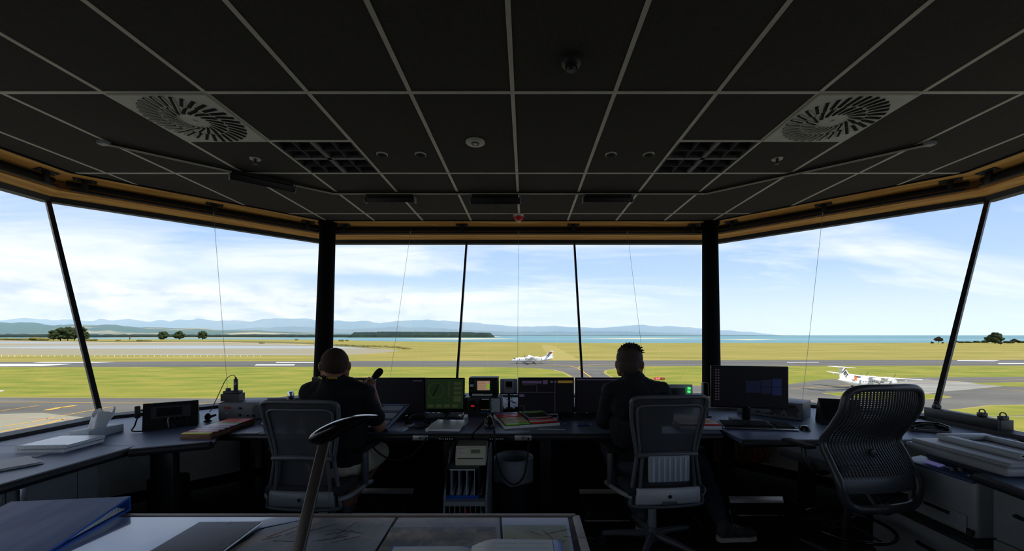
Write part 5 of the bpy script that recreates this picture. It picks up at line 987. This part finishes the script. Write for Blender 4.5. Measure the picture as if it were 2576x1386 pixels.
p0, p1 = V((0, 0, .01)), P(819, 1100, 1.13)-o; b = MB(); b.bar(p0, p1, .030, .012, up=(0, 1, 0), bev=.004); b.build('stem', 'lamp_stem', t)
path = [P(787, 1104, 1.13), P(800, 1094, 1.13), P(825, 1080, 1.13), P(855, 1066, 1.13), P(890, 1054, 1.13), P(920, 1048, 1.13), P(949, 1046, 1.13)]; path = spline(path, 6); n_ = len(path); b = MB(); vs = []; rows_ = []
for i, p in enumerate(path):
    u = i/(n_-1); tl = .044*math.sin(math.pi*(.03+.96*u))**.5*(1-u)**.65+.0015; hw = .04*math.sin(math.pi*min(.999, .10+u*.9))**.55+.002; d_ = (path[min(i+1, n_-1)]-path[max(i-1, 0)]).normalized(); up = V((0, 1, 0)).cross(d_); up = up if up.z > 0 else -up
    for k in range(14): a = 2*math.pi*k/14; vs.append(p-o+V((0, 1, 0))*hw*math.cos(a)+up*(tl*math.sin(a)*(1 if math.sin(a) < 0 else .42)))
b.add(vs, [(i*14+k, i*14+(k+1) % 14, (i+1)*14+(k+1) % 14, (i+1)*14+k) for i in range(n_-1) for k in range(14)]+[tuple(range(14)), tuple(range((n_-1)*14, n_*14))], 0, True); hd = b.build('head', 'black_gloss', t)
b = MB(); b.box((path[n_//2]-o)+V((0, 0, -.022)), (.07, .05, .004), rot=(0, -.45, 0)); b.build('light_panel', 'plastic_dark', hd)
# ---------------------------------------------------------------- chairs
mat('chair_frame', (62, 64, 68), .4); mat('chair_mesh', (44, 46, 50), .8, alpha=.86); mat('chair_fabric', (30, 31, 34), .9, bump=(300, .3)); mat('chair_plastic', (104, 106, 108), .4); mat('chair_head', (36, 37, 40), .8, alpha=.93); mat('stool_black', (38, 40, 44), .38)
def star_base(t, r=.32, m='chair_frame', z=.075):
    b = MB(); b.lathe([(.045, z-.02), (.05, z+.01), (.03, z+.06), (.028, z+.07)], n=20); b.build('hub', m, t)
    for k in range(5):
        a = k*2*math.pi/5+.35; d = V((math.cos(a), math.sin(a), 0)); b = MB(); b.tube([d*.03+V((0, 0, z+.015)), d*r*.6+V((0, 0, z+.008)), d*r+V((0, 0, z-.008))], [.026, .02, .015], 10); b.build('base_arm', m, t)
        n = V((-d.y, d.x, 0)); b = MB(); c = d*r
        for s in (-1, 1): b.cyl(c+n*s*.012+V((0, 0, .027)), c+n*s*.026+V((0, 0, .027)), .027, n=18)
        b.cyl(c+V((0, 0, .03)), c+V((0, 0, z-.004)), .008, n=8); b.build('caster', 'black_metal', t)
def back_xz(x, z, zt, zb):
    # back sheet: reclined, lightly dished; returns local y
    u = (z-zb)/(zt-zb); return -.235-.05*u+.035*math.sin(math.pi*u)+.35*x*x
def task_chair(label, loc, rz, zt, zb):
    t = thing('task_chair', label, 'chair', loc, rz); star_base(t)
    b = MB(); b.cyl((0, 0, .09), (0, 0, .27), .027, n=18); b.cyl((0, 0, .27), (0, 0, .40), .016, n=14); b.build('gas_column', 'chair_plastic', t)
    b = MB(); b.box((0, 0, .455), (.49, .47, .07), bev=.03, seg=3); b.build('seat', 'chair_fabric', t); b = MB(); b.box((0, -.02, .405), (.30, .34, .035), bev=.01); b.build('seat_mechanism', 'chair_frame', t)
    half = [(.0, 1.0), (.15, 1.0), (.21, .992), (.233, .965), (.234, .90), (.226, .78), (.205, .62), (.190, .50), (.186, .44), (.195, .34), (.212, .18), (.225, .04), (.222, .0), (.15, -.01), (0, -.012)]
    H = zt-zb; out = [(x, zb+v*H) for x, v in half]+[(-x, zb+v*H) for x, v in half[-2:0:-1]]
    q = spline([V((x, back_xz(x, z, zt, zb), z)) for x, z in out+out[:1]], 4)[:-1]; b = MB(); b.tube(q, .0125, 8, True); b.build('outer_frame', 'chair_frame', t)
    inn = [(x*.90, zb+v*H) for x, v in [(0, .925), (.16, .925), (.205, .912), (.222, .88), (.218, .80), (.205, .66), (.19, .53), (.175, .46), (.0, .45)]]; inn += [(-x, z) for x, z in inn[-2:0:-1]]
    q = spline([V((x, back_xz(x, z, zt, zb)-.006, z)) for x, z in inn+inn[:1]], 4)[:-1]; b = MB(); b.tube(q, .008, 8, True); b.build('inner_frame', 'chair_frame', t)
    def halfw(v):
        for (a, va), (c, vc) in zip(half[2:], half[3:]):
            if va >= v >= vc: return a+(c-a)*(va-v)/(va-vc)
        return half[1][0]
    def sheetfn(v0, v1, k=1., dy=0): return lambda u, w: (lambda v: V(((2*u-1)*halfw(v)*k, back_xz((2*u-1)*halfw(v)*k, zb+v*H, zt, zb)+dy, zb+v*H)))(v0+(v1-v0)*w)
    b = MB(); b.grid(sheetfn(.45, .925, .93), 14, 16); b.build('mesh_back', 'chair_mesh', t, fix=False)
    b = MB(); b.grid(sheetfn(.92, .995, .97, .004), 14, 4); b.build('head_band', 'chair_head', t, fix=False)
    b = MB(); b.grid(sheetfn(.14, .45, .80, .012), 12, 8); b.build('lumbar_mesh', 'chair_mesh', t, fix=False)
    zc = zb+.455*H; b = MB(); b.tube([(x, back_xz(x, zc, zt, zb)-.018, zc+.012*math.cos(x*7)) for x in [-.185+.37*k/12 for k in range(13)]], .0165, 8); b.build('cross_bar', 'chair_frame', t)
    for s in (-1, 1): b = MB(); b.tube([(s*.155, back_xz(.155, zc, zt, zb)-.012, zc), (s*.163, back_xz(.16, zb+.3*H, zt, zb)-.012, zb+.3*H), (s*.175, back_xz(.17, zb+.12*H, zt, zb)-.01, zb+.12*H)], .011, 7); b.build('upright', 'chair_frame', t)
    b = MB(); n = 14; vs = []
    for k in range(n+1):
        x = -.195+.39*k/n; y = back_xz(x, zb+.08*H, zt, zb)-.02
        for z, dy in ((zb+.165*H, 0), (zb+.15*H, -.012), (zb+.03*H, -.006), (zb+.005*H, .01), (zb+.02*H, .03), (zb+.16*H, .02)): vs.append((x*(1.0 if z > zb+.1*H else 1.03), y+dy, z))
    b.add(vs, [(k*6+j, k*6+(j+1) % 6, (k+1)*6+(j+1) % 6, (k+1)*6+j) for k in range(n) for j in range(6)]+[tuple(range(6)), tuple(range(n*6, n*6+6))], 0, True); lp = b.build('lower_panel', 'chair_plastic', t)
    b = MB(); b.cyl((0, back_xz(0, zb+.1*H, zt, zb)-.03, zb+.095*H), (0, back_xz(0, zb+.1*H, zt, zb)-.036, zb+.095*H), .011, n=18); b.build('screw', 'chrome', lp)
    b = MB(); b.box((0, -.16, zb+.02), (.10, .2, .03), bev=.008); b.build('back_mount', 'chair_frame', t)
    for s in (-1, 1):
        b = MB(); b.tube(spline([(s*.215, -.22, zb+.05), (s*.27, -.15, zb+.06), (s*.285, .02, .42), (s*.27, .12, .40), (s*.2, .1, .40)], 5), .016, 8); b.build('arm_bracket', 'chair_plastic', t)
        b = MB(); b.box((s*.285, .0, .53), (.03, .05, .25), bev=.008); b.build('arm_post', 'chair_frame', t); b = MB(); b.box((s*.285, .04, .662), (.075, .24, .025), bev=.01, seg=3); b.build('armrest', 'black_matte', t)
    return t
task_chair('grey mesh-back task chair of the bald man', (-1.335, 2.71, 0), -.05, 1.005, .355)
cR = task_chair('grey mesh-back task chair with white lower panel of dark-haired man', (.835, 2.71, 0), .10, 1.033, .375)
for o_ in cR.children:
    if o_.name.startswith('lower_panel'): o_.data.materials[0] = mat('chair_plastic_light', (146, 148, 150), .4)
# a clear cushion pouch strapped behind the lumbar of that chair
b = MB(); b.box((0, -.245, .60), (.255, .03, .16), bev=.012, seg=3); lc = b.build('lumbar_cushion', mat('clear_bag', (150, 158, 166), .25, alpha=.55), cR)
for k in range(7): b = MB(); b.cyl((-.1+.033*k, -.262, .53), (-.1+.033*k, -.262, .67), .006, n=8); b.build('cushion_rib', 'plastic_clear', lc)
# tall mesh stool
t = thing('drafting_chair', 'tall black mesh drafting chair with foot ring beside the printer', 'chair', (1.852, 2.375, 0), .15); star_base(t, .31, 'stool_black')
b = MB(); b.cyl((0, 0, .09), (0, 0, .36), .027, n=18); b.cyl((0, 0, .36), (0, 0, .63), .016, n=14); b.build('gas_column', 'black_metal', t)
b = MB(); b.tube([(.235*math.cos(k*math.pi/20), .235*math.sin(k*math.pi/20), .21) for k in range(40)], .0105, 8, True); b.build('foot_ring', 'black_gloss', t)
for k in range(3): a = k*2*math.pi/3+.5; b = MB(); b.cyl((.02*math.cos(a), .02*math.sin(a), .225), (.235*math.cos(a), .235*math.sin(a), .21), .008, n=8); b.build('ring_spoke', 'black_metal', t)
b = MB(); b.box((0, .04, .605), (.50, .47, .06), bev=.028, seg=3)
for i in range(len(b.v)): v = V(b.v[i]); b.v[i] = (v.x, v.y, v.z-.10*max(0, v.y-.12)+.15*v.x*v.x)
b.build('seat', 'chair_fabric', t); b = MB(); b.box((0, 0, .555), (.22, .26, .05), bev=.012); b.build('seat_mechanism', 'black_metal', t)
def sy(z): u = (z-.40)/.70; return -.25+.12*math.exp(-((z-.755)/.13)**2)-.03*max(0, u-.6)
def spt(x, z): return V((x, sy(z)+.55*x*x, z))
hh = [(0, 1.092), (.15, 1.09), (.215, 1.075), (.248, 1.035), (.255, .96), (.258, .86), (.262, .76), (.262, .66), (.258, .55), (.245, .47), (.21, .425), (.14, .412), (0, .412)]
out = hh+[(-x, z) for x, z in hh[-2:0:-1]]; q = spline([spt(x, z) for x, z in out+out[:1]], 4)[:-1]; b = MB(); b.tube(q, [.021+.004*(1 if v.z < .6 else 0) for v in q], 10, True); b.build('back_frame', 'stool_black', t)
def hwid(z): 
    for (a, za), (c, zc) in zip(hh[1:], hh[2:]):
        if za >= z >= zc: return a+(c-a)*(za-z)/(za-zc+1e-9)
    return .15
b = MB(); nr = 25
for k in range(nr):
    u = -1+2*k/(nr-1); pts = []
    for j in range(31):
        z = .575+(1.072-.575)*j/30; x = u*(.232-.0*z); 
        if abs(x) < hwid(z)-.004: pts.append(spt(x, z))
    if len(pts) > 3: b.tube(pts, .0056, 6)
for j in range(42):
    z = .575+(1.06-.575)*j/41; w_ = min(.235, hwid(z)-.01); b.tube([spt(-w_+2*w_*k/16, z)+V((0, .002, 0)) for k in range(17)], .0036, 4)
b.build('mesh_web', 'stool_black', t, kind='stuff')
b = MB(); b.grid(lambda u, v: spt((2*u-1)*.245, .50+.085*v)+V((0, -.002, 0)), 16, 4); b.grid(lambda u, v: spt((2*u-1)*.245, .50+.085*v)+V((0, .012, 0)), 16, 4); b.build('lower_band', 'stool_black', t, fix=False)
b = MB(); b.grid(lambda u, v: spt((2*u-1)*.16, .64+.12*v)+V((0, .02, 0)), 14, 6); b.build('lumbar_pad', mat('lumbar_blue', (120, 150, 166), .3, alpha=.9), t, fix=False); b = MB(); b.box((.0, sy(.70)-.012, .70), (.03, .02, .045), bev=.005); b.build('lumbar_clip', 'black_metal', t)
b = MB(); b.tube(spline([(0, -.26, .42), (0, -.2, .40), (0, -.08, .52), (0, .0, .55)], 5), .03, 8); b.build('spine_bracket', 'black_metal', t)
for s in (-1, 1): b = MB(); b.tube(spline([(s*.1, .0, .55), (s*.24, -.05, .56), (s*.30, -.02, .62), (s*.30, .0, .70)], 5), .014, 7); b.build('arm_post', 'black_metal', t); b = MB(); b.box((s*.30, .04, .715), (.07, .2, .022), bev=.009); b.build('armrest', 'black_matte', t)
for o_ in t.children:                                      # lift the upper stool to its set height, slightly narrower
    if o_.name.split('.')[0] in ('hub', 'base_arm', 'caster', 'gas_column'): continue
    o_.data.transform(Matrix(((.92, 0, 0, 0), (0, .95, 0, 0), (0, 0, .93, .111), (0, 0, 0, 1))))
# ---------------------------------------------------------------- the two controllers
ALB[0] = .7
mat('skin', (158, 108, 84), .55, spec=.3, nz=(14, 3, .3, .7), col2=(168, 118, 92)); ALB[0] = 1.3; mat('shirt_black', (22, 22, 25), .9, spec=.15, bump=(26, .5)); mat('shirt_black2', (24, 25, 28), .85, spec=.2, bump=(22, .6)); mat('khaki', (150, 142, 126), .85, bump=(24, .6)); mat('denim', (38, 42, 52), .85, bump=(26, .6)); mat('hair_brown', (48, 36, 28), .75, bump=(160, .8)); mat('stubble_shaded', (50, 38, 32), .85, spec=.2); mat('shoe_grey', (52, 53, 56), .7); mat('sole_white', (176, 174, 168), .6); mat('eye_white', (220, 216, 210), .3); mat('strap_yellow', (222, 190, 30), .6); mat('sock_dark', (30, 30, 32), .9); mat('shirt_blue', (20, 120, 170), .8)  # stubble colour darkened to carry the backlit shade on the head
def chain(b, pts, n=14):
    for i, (p, r) in enumerate(pts):
        b.ball(p, r, n, 8)
        if i: q, s = pts[i-1]; b.cyl(q, p, s, r, n, caps=True)
def remesh(b, name, m, parent, voxel, smooth=4, wr=None, loc=None):
    me = b.mesh('tmp', m); o = bpy.data.objects.new('tmp', me); tmp = bpy.data.scenes.new('tmp'); tmp.collection.objects.link(o)
    r = o.modifiers.new('r', 'REMESH'); r.mode = 'VOXEL'; r.voxel_size = voxel; r.use_smooth_shade = True
    if smooth: s = o.modifiers.new('s', 'SMOOTH'); s.factor = .5; s.iterations = smooth
    tmp.view_layers[0].update(); dg = tmp.view_layers[0].depsgraph; nm = bpy.data.meshes.new_from_object(o.evaluated_get(dg)); bpy.data.objects.remove(o); bpy.data.meshes.remove(me); bpy.data.scenes.remove(tmp)
    if wr:
        cs = [v.co.copy() for v in nm.vertices]; ns = [v.normal.copy() for v in nm.vertices]; co = []
        for p, n in zip(cs, ns): co += list(p+n*wr[0]*(noise.noise(p*wr[1])+.5*noise.noise(p*wr[1]*2.3)))
        nm.vertices.foreach_set('co', co)
    nm.name = name; nm.materials.clear(); nm.materials.append(MATS[m]); nm.polygons.foreach_set('use_smooth', [True]*len(nm.polygons)); nm.update()
    return link(name, nm, parent, loc)
def RM(c, rz, rx=0): return Matrix.Translation(V(c)) @ Euler((rx, 0, rz)).to_matrix().to_4x4() @ Matrix.Translation(-V(c))
def head(b, c, rz, rx, k=1.0):
    M = RM(c, rz, rx); c = V(c); E = lambda o_, r, n=18: b.ball(c+V(o_)*k, tuple(v*k for v in r), n, 12, M=M)
    E((0, -.008, .018), (.078, .098, .088), 24); E((0, .03, -.035), (.062, .070, .072)); E((0, .055, -.075), (.045, .045, .035)); E((0, .03, .02), (.070, .075, .07))
    E((0, .105, -.018), (.012, .018, .014)); E((0, .10, .004), (.009, .014, .024)); E((0, .092, .03), (.05, .014, .012)); E((0, .092, -.055), (.024, .014, .008)); E((0, .088, -.066), (.02, .014, .007)); E((0, .082, -.095), (.022, .02, .016))
    for s in (-1, 1): E((s*.045, .075, -.02), (.022, .02, .022)); E((s*.081, -.006, -.012), (.009, .019, .031)); E((s*.087, -.014, -.008), (.006, .014, .026)); E((s*.062, .01, -.05), (.02, .035, .035))
    return M
def eyes(parent, c, M, k=1.0):
    for s in (-1, 1):
        b = MB(); b.ball(V(c)+V((s*.031, .083, .006))*k, .012, 12, 8, M=M); e = b.build('eye', 'eye_white', parent); b = MB(); b.ball(V(c)+V((s*.031, .0925, .006))*k, .0045, 10, 6, M=M); b.build('iris', 'hair_brown', e)
def fingers(b, palm, dirs, r=.0082):
    for pts in dirs: chain(b, [(V(p), r*(1-.08*i)) for i, p in enumerate(pts)], 10)
def shoe(parent, heel, ang, m='shoe_grey'):
    b = MB(); H = Matrix.Translation(V(heel)) @ Euler((0, 0, ang)).to_matrix().to_4x4()
    for x, r in ((.03, (.042, .038, .045)), (.08, (.05, .04, .045)), (.14, (.06, .045, .035)), (.20, (.055, .047, .030)), (.235, (.038, .040, .025))): b.ball((x, 0, .022+r[2]*.9), r, 16, 10, M=H)
    b.ball((.035, 0, .10), (.045, .04, .05), 14, 8, M=H); s = remesh(b, 'shoe', m, parent, .007, 3)
    b = MB(); q = [(-.015, .0), (.0, .033), (.06, .036), (.13, .042), (.20, .050), (.255, .036), (.275, 0), (.255, -.036), (.20, -.046), (.13, -.036), (.06, -.034), (.0, -.033)]; b.prism([H @ V((x, y, .0)) for x, y in q], (0, 0, .026)); b.build('sole', 'sole_white', s)
    b = MB()
    for k in range(4): b.tube([H @ V((.10+.022*k, -.022, .098-.008*k)), H @ V((.105+.022*k, 0, .108-.008*k)), H @ V((.10+.022*k, .022, .098-.008*k))], .003, 5)
    b.build('laces', 'sole_white', s, kind='stuff')
# --- bald man with the microphone
pr = thing('person', 'seated bald man in black t-shirt and khaki shorts raising a microphone', 'person', (0, 0, 0))
hc = (-1.212, 2.615, 1.212); b = MB(); M = head(b, hc, .36, -.05, 1.03)
chain(b, [(V((-1.225, 2.64, 1.02)), .06), (V((-1.22, 2.61, 1.10)), .060), (V((-1.214, 2.60, 1.17)), .06)]); chain(b, [(V((-1.24, 2.72, .6)), .12), (V((-1.235, 2.70, .8)), .11), (V((-1.225, 2.68, .98)), .09)])
chain(b, [(V((-1.225, 2.66, 1.0)), .06), (V((-1.06, 2.665, 1.01)), .052), (V((-.995, 2.79, .785)), .046), (V((-1.03, 2.83, .90)), .040), (V((-1.065, 2.86, 1.015)), .027)])
Hd = V((-1.098, 2.878, 1.062)); da = V((.68, 0, .73)).normalized(); na = V((-.73, 0, .68)).normalized(); ya = V((0, 1, 0))
b.ball(Hd-na*.030+V((.004, -.004, -.012)), (.024, .026, .040), 14, 10); chain(b, [(V((-1.065, 2.86, 1.015)), .027), (Hd-na*.026+V((0, 0, -.03)), .024)])
fingers(b, None, [[Hd+da*(.021*(k-1.3))-na*.026-ya*.012, Hd+da*(.021*(k-1.3))-na*.010-ya*.030, Hd+da*(.021*(k-1.3))+na*.016-ya*(.029-.002*k), Hd+da*(.021*(k-1.3))+na*.028-ya*.006] for k in range(4)])
fingers(b, None, [[Hd-na*.028+ya*.008, Hd-na*.02+ya*.024+da*.02, Hd-na*.006+ya*.03+da*.05]], .0095)
chain(b, [(V((-1.225, 2.66, 1.0)), .06), (V((-1.39, 2.665, 1.01)), .052), (V((-1.50, 2.83, .80)), .044), (V((-1.50, 3.0, .775)), .034), (V((-1.49, 3.06, .765)), .026)]); b.ball((-1.485, 3.09, .757), (.04, .045, .018), 14, 8)
fingers(b, None, [[(-1.51+.02*k, 3.115, .757), (-1.50+.022*k, 3.15, .756), (-1.495+.023*k, 3.178-.006*abs(k-1.5), .738)] for k in range(4)]+[[(-1.46, 3.08, .757), (-1.435, 3.10, .752), (-1.425, 3.125, .742)]])
for kx, kn, an in ((-1.14, V((-1.11, 3.13, .51)), V((-1.36, 3.14, .11))), (-1.36, V((-1.44, 3.13, .51)), V((-1.52, 3.10, .11)))):
    chain(b, [(V((kx, 2.76, .55)), .085), (kn, .058), (kn.lerp(an, .3)+V((0, -.015, 0)), .056), (an, .038)]); chain(b, [(V((-1.24, 2.72, .58)), .11), (V((kx, 2.76, .55)), .085)]); chain(b, [(an, .038), (an+V((0, .05, -.05)), .03)])
remesh(b, 'body', 'skin', pr, .006, 4); eyes(pr, hc, M, 1.03)
b = MB(); cc = V(hc)
b.grid(lambda u, v: M @ (cc+V((.0805*math.sin(.45+2.25*v)*math.cos(math.pi*(1.02+.96*u)), -.008+.1005*math.sin(.45+2.25*v)*math.sin(math.pi*(1.02+.96*u)), .018+.0905*math.cos(.45+2.25*v)))*1.03) if v > .33 else M @ (cc+V((.079*math.sin(.45+2.25*v)*math.cos(math.pi*(1.02+.96*u)), -.008+.0985*math.sin(.45+2.25*v)*math.sin(math.pi*(1.02+.96*u)), .018+.0885*math.cos(.45+2.25*v)))*1.03), 24, 12); b.build('stubble_hair_shade', 'stubble_shaded', pr, fix=False)
b = MB(); b.ball((-1.225, 2.675, .96), (.20, .15, .16), 20, 12); chain(b, [(V((-1.385, 2.665, 1.02)), .080), (V((-1.225, 2.65, 1.05)), .095), (V((-1.055, 2.665, 1.017)), .080)]); chain(b, [(V((-1.23, 2.64, 1.04)), .105), (V((-1.22, 2.615, 1.112)), .079)]); chain(b, [(V((-1.37, 2.665, 1.02)), .08), (V((-1.225, 2.64, 1.085)), .078), (V((-1.07, 2.665, 1.017)), .08)])
b.ball((-1.24, 2.70, .76), (.195, .16, .19), 20, 12); b.ball((-1.25, 2.735, .60), (.195, .165, .12), 20, 12); chain(b, [(V((-1.06, 2.665, 1.01)), .072), (V((-1.025, 2.74, .885)), .068), (V((-1.01, 2.765, .845)), .064)]); chain(b, [(V((-1.385, 2.665, 1.01)), .072), (V((-1.43, 2.75, .89)), .066), (V((-1.445, 2.78, .85)), .062)])
remesh(b, 't_shirt', 'shirt_black', pr, .009, 7, (.007, 11))
b = MB(); b.ball((-1.25, 2.74, .545), (.19, .165, .09), 20, 10)
for kx, kn in ((-1.14, V((-1.11, 3.10, .515))), (-1.36, V((-1.42, 3.10, .515)))): chain(b, [(V((kx, 2.76, .55)), .105), (V((kx, 2.76, .55)).lerp(kn, .6), .092), (kn, .082)])
remesh(b, 'shorts', 'khaki', pr, .009, 5, (.008, 13))
for an, a_ in ((V((-1.36, 3.14, .11)), 1.45), (V((-1.52, 3.10, .11)), 1.7)): shoe(pr, (an.x, an.y-.03, .0), a_)
b = MB(); b.tube([V((-1.219+.070*math.cos(a), 2.603+.074*math.sin(a), 1.136+.014*math.sin(a+math.pi)*-1-.012*math.cos(a))) for a in [k*math.pi/16 for k in range(32)]], .0045, 6, True)
for i in range(len(b.v)): v = V(b.v[i]); b.v[i] = (v.x, v.y, v.z)
ly = b.build('lanyard', 'shirt_black', pr)
for tx, a in (('NZALPA', -math.pi/2+.38), ('NZALPA', -math.pi/2-.75)):
    ct = V((-1.219+.0765*math.cos(a), 2.603+.0805*math.sin(a), 1.136)); n = V((math.cos(a), math.sin(a), .15)).normalized(); xa = V((-math.sin(a), math.cos(a), -.12)).normalized(); ua = n.cross(xa); Mt = Matrix((xa, ua, n)).transposed().to_4x4(); Mt.translation = ct; text(tx, .016, 'strap_yellow', ly, Mt, .0004)
b = MB(); b.lathe([(.008, -.010), (.011, -.008), (.011, .004), (.009, .006)], (0, 0, 0), 10); 
t = thing('microphone', 'black handheld microphone with grey band in the raised hand', 'microphone', Hd-da*.085, 0); o = Hd-da*.085; q0 = V((0, 0, 0))
b = MB(); b.cyl(q0, da*.12, .016, .019, 18); b.build('handle', 'black_metal', t); b = MB(); b.cyl(da*.12, da*.137, .0215, .0215, 20); b.build('band', 'aluminium', t); b = MB(); chain(b, [(da*.15, .021), (da*.175, .026), (da*.198, .025)], 18); remesh(b, 'foam_head', 'black_matte', t, .004, 2)
b = MB(); b.tube(spline([V((0, 0, 0)), V((-.03, .02, -.05)), V((-.02, .05, -.14)), V((.03, .10, -.27)), V((.05, .14, -.30))], 8), .004, 6); b.build('cord', 'cable_black', t)
# --- dark-haired man
pr = thing('person', 'seated dark-haired man in black long-sleeved shirt and jeans looking down', 'person', (0, 0, 0))
hc = (.678, 2.675, 1.215); b = MB(); M = head(b, hc, -.35, -.22, 1.0)
chain(b, [(V((.70, 2.68, 1.02)), .06), (V((.69, 2.67, 1.11)), .054), (V((.682, 2.665, 1.18)), .056)]); chain(b, [(V((.74, 2.76, .6)), .11), (V((.73, 2.72, .8)), .11), (V((.715, 2.69, .98)), .10)])
for sx, el, wr, tip in ((.56, V((.545, 2.86, .80)), V((.665, 3.04, .785)), 1), (.885, V((.975, 2.88, .82)), V((.90, 3.07, .785)), -1)):
    chain(b, [(V((.715, 2.69, 1.0)), .06), (V((sx, 2.69, 1.02)), .05), (el, .042), (wr, .028)]); pc = wr+V((.02*tip, .05, -.018)); b.ball(pc, (.036, .045, .018), 14, 8); chain(b, [(wr, .028), (pc, .022)])
    fingers(b, None, [[pc+V((-.028+.019*k, .03, 0)), pc+V((-.03+.02*k, .066, .004)), pc+V((-.03+.02*k, .09-.005*abs(k-1.5), -.014))] for k in range(4)]+[[pc+V((.03*tip, .0, 0)), pc+V((.052*tip, .022, -.004)), pc+V((.055*tip, .045, -.012))]])
LG = ((.84, V((1.25, 2.97, .505)), V((1.345, 2.84, .11))), (.67, V((.655, 3.19, .52)), V((.82, 2.98, .11))))
for kx, kn, an in LG: chain(b, [(V((.745, 2.76, .56)), .10), (V((kx, 2.79, .545)), .075), (kn, .05), (an, .035)])
remesh(b, 'body', 'skin', pr, .006, 4); eyes(pr, hc, M)
b = MB(); c = V(hc); b.ball(c+V((0, -.014, .030)), (.085, .102, .092), 24, 14, M=M); b.ball(c+V((0, -.060, -.02)), (.066, .046, .062), 18, 10, M=M); b.ball(c+V((0, .03, .085)), (.062, .06, .035), 18, 10, M=M); rr = random.Random(11)
for k in range(420):
    a = rr.uniform(0, 6.28); e = rr.uniform(.05, .85)**.8*1.25; d = V((math.sin(e)*math.cos(a), math.sin(e)*math.sin(a), math.cos(e))); p = c+V((0, -.012, .03))+V((d.x*.082, d.y*.098, d.z*.09)); g = V((rr.uniform(-.2, 1.0), rr.uniform(-.8, .3), rr.uniform(-.2, .3)))*.010; b.tube([M @ p, M @ (p+d*.006+g), M @ (p+d*rr.uniform(.004, .013)+g*2.2)], [.005, .0035, .0012], 5)
b.build('hair', 'hair_brown', pr, fix=False)
b = MB(); b.ball((.72, 2.70, .97), (.18, .14, .155), 20, 12); chain(b, [(V((.562, 2.69, 1.03)), .066), (V((.71, 2.67, 1.055)), .082), (V((.885, 2.69, 1.03)), .066)]); chain(b, [(V((.705, 2.675, 1.04)), .095), (V((.692, 2.66, 1.122)), .074)]); chain(b, [(V((.57, 2.69, 1.025)), .066), (V((.692, 2.67, 1.09)), .07), (V((.875, 2.69, 1.025)), .066)]); b.ball((.735, 2.74, .77), (.175, .14, .18), 20, 12); b.ball((.745, 2.77, .61), (.18, .15, .12), 20, 12)
for sx, el, wr in ((.562, V((.545, 2.86, .80)), V((.665, 3.04, .785))), (.885, V((.975, 2.88, .82)), V((.90, 3.07, .785)))): chain(b, [(V((sx, 2.69, 1.02)), .066), (el, .058), (wr.lerp(el, .12), .038)])
remesh(b, 'shirt', 'shirt_black2', pr, .009, 6, (.009, 12))
b = MB(); b.ball((.745, 2.77, .545), (.18, .16, .09), 20, 10)
for kx, kn, an in LG: chain(b, [(V((kx, 2.79, .545)), .095), (kn, .072), (kn.lerp(an, .4), .062), (an+V((0, 0, .02)), .052)])
remesh(b, 'jeans', 'denim', pr, .009, 5, (.007, 15))
shoe(pr, (1.315, 2.80, .0), .12); shoe(pr, (.815, 2.92, .0), 1.2)
